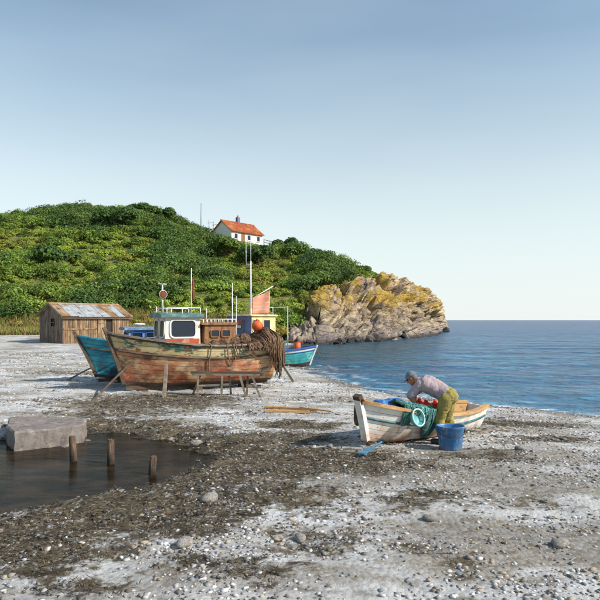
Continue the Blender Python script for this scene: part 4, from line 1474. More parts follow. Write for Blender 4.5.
mb.build('roof_rail', M['white_metal'], cr_, True)
mb = MB(); mb.tube([(1.35, 0.25, 0.85), (1.35, 0.25, 4.05)], [0.03, 0.016], 8); mb.build('foremast', M['white_metal'], thr, True)
mb = MB(); mb.tube([(1.15, 0.3, 0.85), (1.15, 0.3, 3.45)], [0.018, 0.012], 8); mb.build('aerial', M['white_metal'], thr, True)
bpy.context.view_layer.update()
for i, (lx, lab) in enumerate(((-1.3, 'timber keel block under the stern of the green boat'), (1.6, 'timber keel block under the bow of the green boat'))):
    p = put(thr, (lx, 0, 0)); z0 = bz(p.x, p.y); hgt = p.z - 0.10 - z0 + 0.05
    mb = MB(); mb.box((0, 0, hgt / 2), (0.3, 0.8, hgt), bev=0.01)
    o = mb.build('keel_block', M['dark_wood']); o.location = (p.x, p.y, z0 - 0.05); o.rotation_euler = (0, 0, HEAD3)
    tag(o, lab, 'block', 'keel blocks under the boats')

# ---- turquoise boat at the water's edge (bow to the right)
HEAD4 = R(8)
h4 = Hull(4.4, 1.7, 0.95, 0.28, 0.05, 0.45, 0.7, 0.12, 0.8, 0.42)
pb = at(309, 365, 35.0)
teal = boat_root('fishing_boat', 'turquoise boat with blue and white stripes at the water edge', (pb.x, pb.y, -0.05), HEAD4, h4)
boat_hull(teal, h4, 7, ['dark_bottom', 'dark_bottom', 'teal_hull', 'teal_hull', 'teal_hull', 'teal_hull', 'white_paint'], 0.012, [(0.985, 0.04, 'blue_stripe'), (0.86, 0.03, 'blue_stripe')], gun_mat='blue_stripe', gun=(0.1, 0.05), deck=0.7, inner='blue_cabin', stem_mat='white_paint', stem_up=0.06)
mb = MB(); mb.tube([(0.95, 0, 0.65), (0.95, 0, 3.55)], [0.035, 0.02], 8); mb.tube([(0.95, 0, 3.5), (-1.2, 0, 3.45)], 0.008, 5)
mb.build('mast', M['white_metal'], teal, True)
mb = MB()
for ax in (0.55, 1.25):
    for ay in (-0.42, 0.42):
        mb.tube([(ax, ay, 0.7), (ax, ay, 1.55)], 0.02, 6)
for ay in (-0.42, 0.42): mb.tube([(0.55, ay, 1.55), (1.25, ay, 1.55)], 0.02, 6)
for ax in (0.55, 1.25): mb.tube([(ax, -0.42, 1.55), (ax, 0.42, 1.55)], 0.02, 6)
mb.build('frame', M['dark_wood'], teal, True)
bpy.context.view_layer.update()
p = put(teal, (1.5, -0.1, 0.7))
bar = thing('barrel', 'orange barrel on the deck of the turquoise boat', 'barrel', p)
mb = MB(); mb.lathe([(0.17, 0), (0.2, 0.05), (0.205, 0.25), (0.21, 0.27), (0.205, 0.29), (0.205, 0.48), (0.21, 0.5), (0.205, 0.52), (0.19, 0.72), (0.17, 0.74)], (0, 0, 0), 20)
mb.build('drum', M['orange_float'], bar, True)
mb = MB(); mb.lathe([(0.18, 0.74), (0.18, 0.765), (0.05, 0.77)], (0, 0, 0.001), 20); mb.build('lid', M['orange_float'], bar)
o = thing('mooring_line', 'thin mooring line from the turquoise bow down to the water', 'rope', put(teal, (2.6, 0, 1.2)))
e = at(334, 371, 31.5); e.z = 0.0
rope([(0, 0, 0), e - o.location], 0.014, 'strand', 'rope', o, 0.25)

# ---- white boat in the foreground
HEAD5 = R(224)
h5 = Hull(3.6, 1.22, 0.49, 0.29, 0.02, 0.28, 0.42, 0.10, 0.85, 0.45, 0.10)
g = gnd(367, 446)
whi = boat_root('rowing_boat', 'white rowing boat with rusty stains and tan gunwale drawn up on the shingle', (g.x, g.y, g.z - 0.06), HEAD5, h5)
whi.rotation_euler = (R(-3), R(-2.2), HEAD5)
boat_hull(whi, h5, 7, ['white_hull'] * 7, 0.005, [(0.70, 0.022, 'teal_rail')], gun_mat='tan_wood', gun=(0.11, 0.055), inner='tan_wood', stem_mat='white_hull', stem_w=0.085, stem_up=0.05)
bpy.context.view_layer.update()
for lx in (-1.1, -0.1, 0.85):
    u = lx / h5.L + 0.5
    mb = MB(); mb.box((lx, 0, h5.sheer(u) - 0.10), (0.22, 2 * (h5.half(u) - 0.085), 0.035), bev=0.006)
    mb.build('thwart', M['tan_wood'], whi)
mb = MB()
for i in range(5):
    mb.box((-0.25, -0.22 + 0.11 * i, 0.20), (2.0, 0.10, 0.025))
mb.build('floorboards', M['grey_wood'], whi)
for i in range(9):
    u = 0.12 + 0.09 * i
    for side in (1, -1):
        mb = MB()
        P = [h5.p(u, t, side, 0.06) for t in (0.1, 0.3, 0.5, 0.7, 0.9, 0.99)]
        mb.tube(P, 0.022, 6); mb.build('rib', M['tan_wood'], whi, True)
# stem head iron and breast hook
tz = h5.sheer(1.0)
mb = MB(); mb.beam((h5.L / 2 + 0.27, 0, tz - 0.02), (h5.L / 2 + 0.36, 0, tz + 0.13), 0.09, 0.15, (0, 1, 0)); mb.build('stem_head', M['dark_wood'], whi)
mb = MB(); mb.tube([(h5.L / 2 + 0.3, 0.12, tz + 0.05), (h5.L / 2 + 0.33, 0.0, tz + 0.12), (h5.L / 2 + 0.3, -0.12, tz + 0.05)], 0.02, 6); mb.build('mooring_ring', M['rusty'], whi, True)
# fender hanging on the far side of the bow
fd = thing('fender', 'dark old fender hanging from the bow of the white boat', 'fender', put(whi, (h5.L / 2 + 0.16, -0.15, 0.72)))
mb = MB(); mb.lathe([(0.02, 0), (0.055, -0.03), (0.065, -0.10), (0.065, -0.28), (0.05, -0.35), (0.02, -0.38)], (0, 0, 0), 14); mb.build('body', M['dark_wood'], fd, True)
mb = MB(); mb.tube([(0, 0, -0.02), (0.02, -0.01, 0.1), (0.05, -0.02, 0.17)], 0.014, 6); mb.build('lanyard', M['rope'], fd, True)

def inboat(name, label, cat, lp, rz=0.0, group=None):
    return thing(name, label, cat, put(whi, lp), HEAD5 + rz, group)


# blue bundle at the bow
o = inboat('tarpaulin', 'rolled blue tarpaulin in the bow of the white boat', 'tarpaulin', (1.2, -0.02, 0.62))
mb = MB()
for k in range(7):
    mb.ball((-0.24 + 0.08 * k, 0.03 * math.sin(k * 2), 0.07 + 0.02 * math.sin(k * 1.3)), (0.10, 0.22 - 0.02 * abs(k - 3), 0.10), 14, 8)
fuse(mb, 'bundle', M['blue_tarp'], o, 0.02, 3, lambda p: 0.025 * mn.noise(p * 9) + 0.012 * mn.noise(p * 22))
# red floats by the bow
for lp, lab in (((1.55, 0.0, 0.66), 'small red float in the very bow of the white boat'), ((1.42, -0.16, 0.63), 'small red float between the bow and the blue tarpaulin'), ((0.78, -0.30, 0.60), 'small red float behind the turquoise net')):
    f_ = inboat('float', lab, 'float', lp, group='red floats in the white boat')
    mb = MB(); mb.ball((0, 0, 0), (0.085, 0.075, 0.065), 16, 10); mb.build('ball', M['red_float'], f_, True)
    mb = MB(); mb.lathe([(0.018, 0.055), (0.022, 0.065), (0.022, 0.08), (0.01, 0.088)], (0, 0, 0), 10); mb.build('eyelet', M['red_float'], f_, True)
for lp, r_, lab in (((0.52, 0.32, 0.63), 0.135, 'red float under the hands of the man'), ((0.27, 0.36, 0.62), 0.135, 'red float beside the knee of the man'), ((0.38, 0.08, 0.62), 0.135, 'red float behind the other two by the man'), ((0.66, 0.14, 0.56), 0.11, 'red float between the man and the green net')):
    f_ = inboat('float', lab, 'float', lp, group='red floats in the white boat')
    mb = MB(); mb.ball((0, 0, 0), (r_ * 1.15, r_, r_ * 0.95), 18, 12); mb.build('ball', M['red_float'], f_, True)
    mb = MB(); mb.lathe([(0.025, r_ * 0.85), (0.04, r_ * 0.92), (0.04, r_ * 1.1), (0.015, r_ * 1.18)], (0, 0, 0), 10); mb.build('eyelet', M['red_float'], f_, True)
# crate of nets under the floats so that they rest on something
o = inboat('net_heap', 'dark net heap on the boards of the white boat', 'net', (0.1, 0.0, 0.14))
mb = MB()
rg_ = random.Random(9)
for k in range(34):
    kx = rg_.uniform(-0.3, 1.2); ky = 0.20 * (1 - 0.55 * max(0, kx)); mb.ball((kx, rg_.uniform(-ky, ky), rg_.uniform(0.16, 0.30)), rg_.uniform(0.10, 0.14), 10, 7)
fuse(mb, 'heap', M['net_green'], o, 0.03, 2, lambda p: 0.03 * mn.noise(p * 12) + 0.02 * mn.noise(p * 26))

# green net over the near gunwale
def wside(lx, t, out):
    u = lx / h5.L + 0.5
    p = h5.p(u, t); return Vector((lx, p.y + out, p.z))


gn = inboat('fishing_net', 'green fishing net draped over the near side of the white boat', 'net', (0, 0, 0))
gn.rotation_euler = whi.rotation_euler
def gsurf(s, t, lift=0.0):
    lx = 1.36 - 0.82 * s
    u = lx / h5.L + 0.5
    sh, hb = h5.sheer(u), h5.half(u)
    drop = 0.14 + 0.10 * math.sin(s * 9 + 1) + 0.22 * sstep(0.45, 0.95, s)
    f = 0.035 * mn.noise(Vector((s * 14, t * 2, 3))) + 0.02 * mn.noise(Vector((s * 30, t * 5, 6)))
    if t < 0.5:
        k = t / 0.5
        y = hb * (0.1 + 0.97 * k) ; z = sh + 0.06 + 0.10 * math.sin(math.pi * (0.2 + 0.7 * k)) - 0.05 * (1 - k)
        z += f * 1.2
    else:
        k = (t - 0.5) / 0.5
        tt = 1 - k * min(0.7, drop / sh)
        p = h5.p(u, tt)
        y = p.y + 0.085 + 0.03 * math.sin(k * 3) + f; z = p.z + 0.06 * (1 - k) + 0.05 * (1 - k)
    return Vector((lx, y + lift, z + lift * (1 - t)))


mb = MB(); mb.grid(lambda s, t: gsurf(float(s), float(t)), [i / 70 for i in range(71)], [j / 44 for j in range(45)])
o = mb.build('draped_net', M['net_green'], gn, True); sm = o.modifiers.new('s', 'SOLIDIFY'); sm.thickness = 0.035; sm.offset = -1
st_ = MB()
for k in range(44):
    s0 = rg_.uniform(0.03, 0.97); t0 = rg_.uniform(0.1, 0.55); t1 = min(1, t0 + rg_.uniform(0.25, 0.5)); ds = rg_.uniform(-0.12, 0.12)
    st_.tube([gsurf(min(0.99, max(0.01, s0 + ds * q)), t0 + (t1 - t0) * q, 0.01) for q in [i / 12 for i in range(13)]], rg_.uniform(0.005, 0.010), 5)
tag(st_.build('net_cord', M['net_green_strand'], gn, True), kind='stuff')
# aqua tub lying on its side on the gunwale
tub = thing('tub', 'turquoise plastic tub hung on its side over the near gunwale', 'tub', put(whi, (1.16, h5.half(1.16 / h5.L + 0.5) + 0.09, 0.52)))
tub.rotation_euler = (R(72), R(8), HEAD5 + R(180 - 8))
mb = MB(); mb.lathe([(0.001, 0.012), (0.105, 0.012), (0.118, 0.02), (0.145, 0.10), (0.148, 0.102), (0.155, 0.098), (0.126, 0.0), (0.001, 0.0)], (0, 0, 0), 32, close=False); mb.build('bowl', M['aqua'], tub, True)
mb = MB(); mb.tube([(0.152 * math.cos(a * math.pi / 16), 0.152 * math.sin(a * math.pi / 16), 0.10) for a in range(33)], 0.014, 8); mb.build('rim', M['aqua_rim'], tub, True)

# bucket
gb = gnd(450.5, 448.8)
bk = thing('bucket', 'big blue plastic bucket standing behind the legs of the man', 'bucket', gb)
rb, rt, hb_ = 0.19, 0.24, 0.41
mb = MB(); mb.lathe([(0.001, 0.0), (rb, 0.0), (rb + 0.006, 0.02), (rt - 0.01, hb_ - 0.05), (rt, hb_ - 0.045), (rt + 0.003, hb_ - 0.01), (rt + 0.012, hb_), (rt - 0.006, hb_ + 0.004), (rt - 0.014, hb_ - 0.03), (rb - 0.008, 0.03), (0.001, 0.03)], (0, 0, 0), 40, close=False)
mb.build('body', M['blue_bucket'], bk, True)
mb = MB()
pts = []
for i in range(21):
    a = math.pi * i / 20
    pts.append(((rt + 0.012) * math.cos(a), -(rt + 0.03) * math.sin(a) * 1.0, hb_ - 0.06 - 0.10 * math.sin(a)))
mb.tube(pts, 0.006, 6); mb.build('handle', M['dark_metal'], bk, True)
for sx_ in (1, -1):
    mb = MB(); mb.box((sx_ * (rt + 0.01), 0, hb_ - 0.06), (0.03, 0.06, 0.05), bev=0.006); mb.build('lug', M['blue_bucket'], bk)

# blue oar on the shingle under the bow
ga, gb2 = gnd(384, 443.5), gnd(362, 457)
oar = thing('oar', 'blue oar lying on the shingle below the bow of the white boat', 'oar', ga)
dv = gb2 - ga
dl = dv.normalized()
mb = MB(); mb.tube([Vector((0, 0, 0.05)) - dl * 0.55, Vector((0, 0, 0.05)), dv * 0.6 + Vector((0, 0, 0.06))], 0.022, 8); mb.build('shaft', M['oar_blue'], oar, True)
mb = MB(); mb.beam(dv * 0.58 + Vector((0, 0, 0.06)), dv * 1.05 + Vector((0, 0, 0.06)), 0.12, 0.022); mb.build('blade', M['oar_blue'], oar)

# planks on the beach
ga, gb2 = gnd(264, 410), gnd(327, 413)
for i, (a, b_, wd_, lab) in enumerate(((gnd(265, 408.5), gnd(318, 411.5), 0.16, 'upper weathered plank lying on the shingle'), (gnd(266, 412.5), gnd(310, 414), 0.14, 'lower tan plank lying on the shingle'))):
    o = thing('plank', lab, 'plank', a, 0, 'loose planks on the beach')
    mb = MB(); dv = b_ - a; mb.beam((0, 0, 0.045), dv + Vector((0, 0, 0.05)), wd_, 0.05); mb.build('board', M['tan_wood'], o)
o = thing('plank', 'thin splintered batten sticking out beyond the planks', 'plank', gnd(300, 411.5) + Vector((0, 0, 0.06)), 0, 'loose planks on the beach')
mb = MB(); mb.beam((0, 0, 0.05), gnd(332, 413.5) - o.location + Vector((0, 0, 0.05)), 0.07, 0.03); mb.build('board', M['tan_wood'], o)

# ---------------------------------------------------------------- slab and posts in the pool
sl = thing('stone_quay', 'broken concrete quay slab at the edge of the dark pool', 'quay', (0, 0, 0))
zt = 0.66
def zpt(u, v, z):
    D = (CAMZ - z) * F / (v - 320); return Vector(((u - 300) / F * D, D, z))
P = [zpt(87, 418, zt), zpt(85, 424, zt), zpt(50, 428.5, zt), zpt(14, 432, zt), zpt(6, 426, zt), zpt(10, 416.5, zt), zpt(40, 416, zt)]
poly = []
for i in range(len(P)):
    a, b_ = P[i], P[(i + 1) % len(P)]
    n_ = max(1, int((b_ - a).length / 0.12))
    for k in range(n_):
        p = a.lerp(b_, k / n_)
        poly.append(p + Vector((0.03 * mn.noise(p * 6), 0.04 * mn.noise(p * 7 + Vector((3, 0, 0))), 0)))
mb = MB()
k = len(poly)
cx_ = sum(poly, Vector()) / k
lev = [(0, 0.97, 0.0), (0.03, 1.0, 0.2), (0.16, 1.0, 1), (0.30, 0.995, 1), (0.42, 0.975, 0.6), (0.60, 0.95, 0)]
vs = []
for dz, sc_, jj in lev:
    for p in poly:
        q = p.copy(); 
        inw = (cx_ - p).normalized() * (1 - sc_) * 1.2
        q += inw; q.z = zt - dz + 0.02 * mn.noise(p * 5)
        q += Vector((mn.noise(Vector((p.x * 9, p.y * 9, dz * 9))), mn.noise(Vector((p.y * 9, dz * 12, p.x * 9))), 0)) * 0.035 * jj
        vs.append(q)
fs = [tuple(range(k))]
for i in range(len(lev) - 1):
    for j in range(k):
        j2 = (j + 1) % k
        fs.append((i * k + j, (i + 1) * k + j, (i + 1) * k + j2, i * k + j2))
mb.add(vs, fs)
shade_auto(mb.build('slab', M['concrete'], sl), 30)
rk = [rock_mesh('stone', s * 2.3 + 1, M['concrete'], 2) for s in range(3)]
for i, (u, v, r_) in enumerate(((80, 444, .16), (62, 449, .22), (40, 450, .2), (20, 452, .22), (70, 441, .2), (50, 446, .2), (28, 449, .2))):
    gp = zpt(u, v, 0.3); q = link('footing_stone', rk[i % 3], None, sl)
    q.location = (gp.x, gp.y + 0.35, 0.22); q.scale = (r_ * 1.3, r_, r_); q.rotation_euler = (0, 0, i * 1.1)

for i, (u, vt, vb_, w_, lab) in enumerate(((74.5, 436.5, 461, 0.062, 'tallest wooden post in the dark pool nearest the quay slab'), (111, 440, 464, 0.058, 'middle wooden post standing in the dark pool'), (151, 457, 475, 0.055, 'short wooden post at the right edge of the dark pool'))):
    b0 = zpt(u, vb_, POOL_Z)
    hgt = (vb_ - vt) / F * b0.y
    o = thing('mooring_post', lab, 'post', (b0.x, b0.y, POOL_Z - 0.35), 0.3 * i, 'wooden posts in the pool')
    mb = MB()
    nk, nsg = 14, 18
    for kk in range(nk + 1):
        t_ = kk / nk
        for q in range(nsg):
            a = 2 * math.pi * q / nsg
            r_ = w_ * (1.1 - 0.14 * t_) * (1 + 0.20 * mn.noise(Vector((math.cos(a) * 3.1, math.sin(a) * 3.1, t_ * 0.9 + i * 5))) + 0.09 * mn.noise(Vector((math.cos(a) * 9, math.sin(a) * 9, t_ * 2.5 + i))))
            if kk == nk: r_ *= 0.9
            z = (hgt + 0.35) * t_
            if kk >= nk - 1: z += 0.030 * mn.noise(Vector((math.cos(a) * 2.2, math.sin(a) * 2.2, i * 3.0))) - (0.012 if kk == nk - 1 else 0)
            mb.v.append((r_ * math.cos(a) + 0.05 * t_ * (i - 1), r_ * math.sin(a) + 0.03 * t_, z))
    for kk in range(nk):
        for q in range(nsg):
            q2 = (q + 1) % nsg
            mb.f.append((kk * nsg + q, kk * nsg + q2, (kk + 1) * nsg + q2, (kk + 1) * nsg + q))
    mb.f.append(tuple(nk * nsg + q for q in range(nsg)))
    shade_auto(mb.build('shaft', M['post_wood'], o), 40)
    mb = MB(); mb.ball((0.05 * (i - 1) * 0.93, 0.027, (hgt + 0.35) * 0.93 + 0.012), (w_ * 0.62, w_ * 0.62, 0.05), 12, 6, None, 0.3); mb.build('worn_top', M['post_wood'], o)

# ---------------------------------------------------------------- plank shed
PH = R(50)
cu_, cd_ = 63, 52.0
cx_, cy_ = (cu_ - 300) / F * cd_, cd_
sz = bz(cx_, cy_)
shed = thing('shed', 'weathered plank shed with corrugated tin roof at the foot of the hill', 'shed', (cx_, cy_, sz - 0.05), PH)
SL, SG, SH, SR = 6.6, 4.1, 2.45, 3.55      # length, gable width, eave, ridge
rg_ = random.Random(21)
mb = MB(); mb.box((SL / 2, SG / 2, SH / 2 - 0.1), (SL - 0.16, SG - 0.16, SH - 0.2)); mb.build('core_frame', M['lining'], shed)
npk = 30
pw_ = SL / npk
for i in range(npk):
    x = pw_ * (i + 0.5)
    door = 15 <= i <= 17
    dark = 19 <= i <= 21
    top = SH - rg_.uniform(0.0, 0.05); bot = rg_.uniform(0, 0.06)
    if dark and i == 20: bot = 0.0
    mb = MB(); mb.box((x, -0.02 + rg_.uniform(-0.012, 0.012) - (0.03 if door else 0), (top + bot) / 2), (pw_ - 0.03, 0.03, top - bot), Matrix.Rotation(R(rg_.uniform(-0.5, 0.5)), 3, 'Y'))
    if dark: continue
    mb.build('plank', M['plank_wall'], shed)
mb = MB(); mb.box((SL * 0.25, -0.065, 1.32), (SL * 0.48, 0.04, 0.12)); mb.build('batten', M['plank_wall'], shed)
mb = MB(); mb.box((SL * 0.5 + 0.35, -0.10, 1.9), (0.66, 0.03, 0.1)); mb.build('door_batten', M['plank_wall'], shed)
mb = MB(); mb.box((SL * 0.5 + 0.35, -0.10, 0.5), (0.66, 0.03, 0.1)); mb.build('door_batten', M['plank_wall'], shed)
ng = 18
gw = SG / ng
for i in range(ng):
    y = gw * (i + 0.5)
    zt_ = SH + (SR - SH) * (1 - abs(y - SG / 2) / (SG / 2)) - 0.05
    segs = [(0.03, zt_)]
    if 6 <= i <= 8: segs = [(0.03, 1.55), (2.25, zt_)]
    for z0_, z1_ in segs:
        mb = MB(); mb.box((-0.02 + rg_.uniform(-0.01, 0.01), y, (z0_ + z1_) / 2), (0.03, gw - 0.03, z1_ - z0_)); mb.build('plank', M['plank_gable'], shed)
    mb = MB(); mb.box((SL + 0.02, y, (0.03 + zt_) / 2), (0.03, gw - 0.03, zt_ - 0.03)); mb.build('plank', M['plank_gable'], shed)
mb = MB(); mb.box((-0.04, SG / 2 - 0.23 - 0.02, 1.9), (0.05, 0.74, 0.06)); mb.build('window_bar', M['plank_gable'], shed)
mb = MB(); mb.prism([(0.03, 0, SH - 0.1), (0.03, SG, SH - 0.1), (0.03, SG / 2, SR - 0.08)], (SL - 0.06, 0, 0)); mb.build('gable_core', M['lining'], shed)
# roof of corrugated sheets
nsh = 9
shw = (SL + 0.5) / nsh
sheet = None
for side in (0, 1):
    for i in range(nsh):
        mb = MB()
        nc = 18
        x0_ = -0.25 + shw * i
        dz = 0.012 * (i % 2) + rg_.uniform(0, 0.02)
        tw = rg_.uniform(-0.02, 0.02)
        top = []
        for a in range(nc + 1):
            x = x0_ + (shw + 0.04) * a / nc
            zz = 0.022 * math.cos(a * math.pi) 
            y0_, z0_ = (-0.3, SH - 0.06) if side == 0 else (SG + 0.3, SH - 0.06)
            if side == 0: y0_ += rg_.uniform(-.0, .0) + (0.05 if i % 3 == 1 else 0)
            top.append((Vector((x, y0_, z0_ + 0.03 + zz + dz + tw)), Vector((x, SG / 2, SR + 0.06 + zz + dz))))
        vs = [p for t in top for p in t]
        vs2 = [p - Vector((0, 0, 0.015)) for p in vs]
        k = len(vs)
        fs = [(2 * a, 2 * a + 2, 2 * a + 3, 2 * a + 1) for a in range(nc)] + [(k + 2 * a + 1, k + 2 * a + 3, k + 2 * a + 2, k + 2 * a) for a in range(nc)]
        fs += [(2 * a + 2, 2 * a, k + 2 * a, k + 2 * a + 2) for a in range(nc)] + [(0, 1, k + 1, k), (2 * nc + 1, 2 * nc, k + 2 * nc, k + 2 * nc + 1)]
        mb.add(vs + vs2, fs)
        o = mb.build('roof_sheet', M['tin_rust'] if i in (0, 6, 8) else M['tin'], shed)
mb = MB(); mb.prism([(-0.26, SG / 2 - 0.16, SR + 0.02), (-0.26, SG / 2, SR + 0.13), (-0.26, SG / 2 + 0.16, SR + 0.02)], (SL + 0.52, 0, 0)); mb.build('ridge_cap', M['tin_rust'], shed)
mb = MB(); mb.beam((-0.3, -0.34, SH - 0.11), (-0.3, SG / 2, SR), 0.04, 0.16); mb.build('barge_board', M['plank_gable'], shed)
mb = MB(); mb.beam((-0.3, SG + 0.34, SH - 0.11), (-0.3, SG / 2, SR), 0.04, 0.16); mb.build('barge_board', M['plank_gable'], shed)
mb = MB(); mb.box((SL / 2, -0.22, SH - 0.16), (SL + 0.4, 0.05, 0.14)); mb.build('eave_board', M['dark_wood'], shed)

# ---------------------------------------------------------------- cottage on the hill
HP = R(50)
hx, hy = (231.5 - 300) / F * 121, 121.0
hz_ = CAMZ + (320 - 240) / F * 121
cot = thing('cottage', 'white cottage with orange tiled roof on top of the hill', 'cottage', (hx, hy, hz_ - 0.3), HP)
CL, CW, CE, CR_ = 9.0, 5.6, 2.35, 4.5
mb = MB()
mb.add([(0, 0, -2), (CL, 0, -2), (CL, CW, -2), (0, CW, -2), (0, 0, CE), (CL, 0, CE), (CL, CW, CE), (0, CW, CE), (0, CW / 2, CR_ - 0.1), (CL, CW / 2, CR_ - 0.1)],
       [(3, 2, 1, 0), (0, 1, 5, 4), (2, 3, 7, 6), (0, 4, 8, 7, 3), (1, 2, 6, 9, 5), (4, 5, 9, 8), (6, 7, 8, 9)])
mb.build('wall', M['house_wall'], cot)
for side in (0, 1):
    mb = MB()
    nrow, ncol = 9, 26
    ye, yr = (-0.4, CW / 2) if side == 0 else (CW + 0.4, CW / 2)
    for r_ in range(nrow):
        for c_ in range(ncol):
            x0_ = -0.35 + (CL + 0.7) * c_ / ncol; x1_ = x0_ + (CL + 0.7) / ncol * 0.93
            t0_, t1_ = r_ / nrow, (r_ + 1.08) / nrow
            za = CE - 0.28 + (CR_ - CE + 0.28) * t0_ + 0.13; zb = CE - 0.28 + (CR_ - CE + 0.28) * t1_ + 0.06
            ya = ye + (yr - ye) * t0_; yb = ye + (yr - ye) * t1_
            xm = (x0_ + x1_) / 2
            mb.add([(x0_, ya, za), (xm, ya, za + 0.08), (x1_, ya, za), (x0_, yb, zb), (xm, yb, zb + 0.08), (x1_, yb, zb), (x0_, ya, za - 0.06), (x1_, ya, za - 0.06)],
                   [(0, 1, 4, 3), (1, 2, 5, 4), (6, 7, 2, 1, 0)])
    rf = mb.build('roof_tiles', M['tile'], cot, fix=False); tag(rf, kind='stuff')
    mb = MB(); mb.add([(-0.3, ye, CE - 0.25), (CL + 0.3, ye, CE - 0.25), (CL + 0.3, yr, CR_ + 0.02), (-0.3, yr, CR_ + 0.02)], [(0, 1, 2, 3)]); o = mb.build('roof_board', M['tile'], cot)
    sm = o.modifiers.new('s', 'SOLIDIFY'); sm.thickness = 0.08
mb = MB(); mb.tube([(-0.36, CW / 2, CR_ + 0.14), (CL + 0.36, CW / 2, CR_ + 0.14)], 0.13, 8); mb.build('ridge_tile', M['tile'], cot)
mb = MB(); mb.box((CL * 0.52, CW / 2 + 0.2, CR_ + 0.55), (0.7, 0.6, 1.5)); ch = mb.build('chimney', M['violet_shade'], cot)
mb = MB(); mb.lathe([(0.16, 0), (0.14, 0.4)], (CL * 0.52, CW / 2 + 0.2, CR_ + 1.3), 12); mb.build('chimney_pot', M['tile'], ch)
for cx in (CL * 0.55, CL * 0.14, CL * 0.86):
    mb = MB(); mb.box((cx, -0.02, 1.25), (0.95, 0.08, 1.15)); wn = mb.build('window', M['white_paint'], cot)
    mb = MB(); mb.box((cx, -0.055, 1.25), (0.78, 0.03, 0.98)); mb.build('pane', M['glass_dark'], wn)
    mb = MB(); mb.box((cx, -0.10, 0.64), (1.1, 0.16, 0.08)); mb.build('sill', M['house_wall'], wn)
mb = MB(); mb.box((CL * 0.36, -0.02, 0.95), (1.0, 0.1, 2.0)); dr = mb.build('door', M['brown_wood'], cot)
mb = MB(); mb.ball((CL * 0.36 + 0.36, -0.1, 0.95), 0.05, 8, 6); mb.build('handle', M['dark_metal'], dr)

# fence, poles by the cottage
def hill_pt(u, t):
    return Vector([float(a) for a in hill_full(np.array([float(u)]), np.array([float(t)]))])


fen = thing('fence', 'grey post and rail fence running down the ridge right of the cottage', 'fence', (0, 0, 0))
FP = [hill_pt(u, 0.97) for u in (264, 270, 277, 284, 291, 298, 306)]
for p in FP:
    mb = MB(); mb.beam(p + Vector((0, 0, -0.3)), p + Vector((0, 0, 1.75)), 0.14, 0.14, (0, 1, 0)); mb.build('post', M['fence_wood'], fen)
for i in range(len(FP) - 1):
    for z_ in (1.6, 1.1):
        mb = MB(); mb.beam(FP[i] + Vector((0, -0.08, z_)), FP[i + 1] + Vector((0, -0.08, z_)), 0.05, 0.12); mb.build('rail', M['fence_wood'], fen)
p = hill_pt(201, 0.97)
o = thing('utility_pole', 'tall thin grey pole on the skyline left of the cottage', 'pole', p)
top = CAMZ + (320 - 204) / F * p.y - p.z
mb = MB(); mb.tube([(0, 0, -0.4), (0.03, 0, top)], [0.13, 0.08], 8); mb.build('shaft', M['fence_wood'], o, True)
mb = MB(); mb.lathe([(0.07, -0.1), (0.09, 0), (0.02, 0.12)], (0.03, 0, top), 8); mb.build('finial', M['dark_metal'], o)
for u, v, lab in ((209, 219.5, 'small post with crossbar just left of the cottage gable'), (213.5, 221.5, 'smallest post touching the cottage gable on the skyline')):
    p = hill_pt(u, 0.97)
    top = CAMZ + (320 - v) / F * p.y - p.z
    o = thing('wooden_post', lab, 'post', p, 0, 'small posts by the cottage')
    mb = MB(); mb.tube([(0, 0, -0.4), (0, 0, top)], [0.08, 0.06], 8); mb.build('shaft', M['fence_wood'], o, True)
    mb = MB(); mb.beam((-0.35, -0.08, top - 0.75), (0.9, -0.08, top - 0.65), 0.06, 0.08); mb.build('crossbar', M['fence_wood'], o)

# ---------------------------------------------------------------- the man
gm_ = gnd(446, 442.8)
man = thing('person', 'person in cap, violet shirt and olive trousers bending over the white boat', 'person', gm_, R(152))
# local axes: +x forward (towards the bow side), +y his left, z up
HIPZ = 0.83
def armchain(sy, sh_, el_, wr_):
    return [Vector(sh_), Vector(el_), Vector(wr_)]


shL, elL, wrL = Vector((0.47, 0.20, 1.08)), Vector((0.62, 0.25, 0.85)), Vector((0.52, 0.15, 0.69))
shR, elR, wrR = Vector((0.47, -0.20, 1.08)), Vector((0.66, -0.22, 0.86)), Vector((0.62, -0.08, 0.70))
neck = Vector((0.53, 0, 1.13)); headc = Vector((0.655, 0.0, 1.165))
hdir = Vector((0.80, 0, -0.60))     # face direction
hup = Vector((0.60, 0, 0.80))       # crown direction
side_v = Vector((0, 1, 0))
HR = Matrix((hdir, side_v, hup)).transposed()     # local head axes -> man axes


def hp(f, s_, u):
    return headc + HR @ Vector((f, s_, u))


body = MB()
# trunk
body.cap((-0.05, 0, 0.86), (0.10, 0, 0.95), 0.145, 0.14)
body.cap((0.10, 0, 0.95), (0.36, 0, 1.06), 0.13, 0.16)
body.cap((0.38, 0.12, 1.06), (0.38, -0.12, 1.06), 0.12, 0.12)
body.cap(neck - Vector((0.08, 0, 0.02)), headc + Vector((-0.03, 0, -0.01)), 0.068, 0.06)
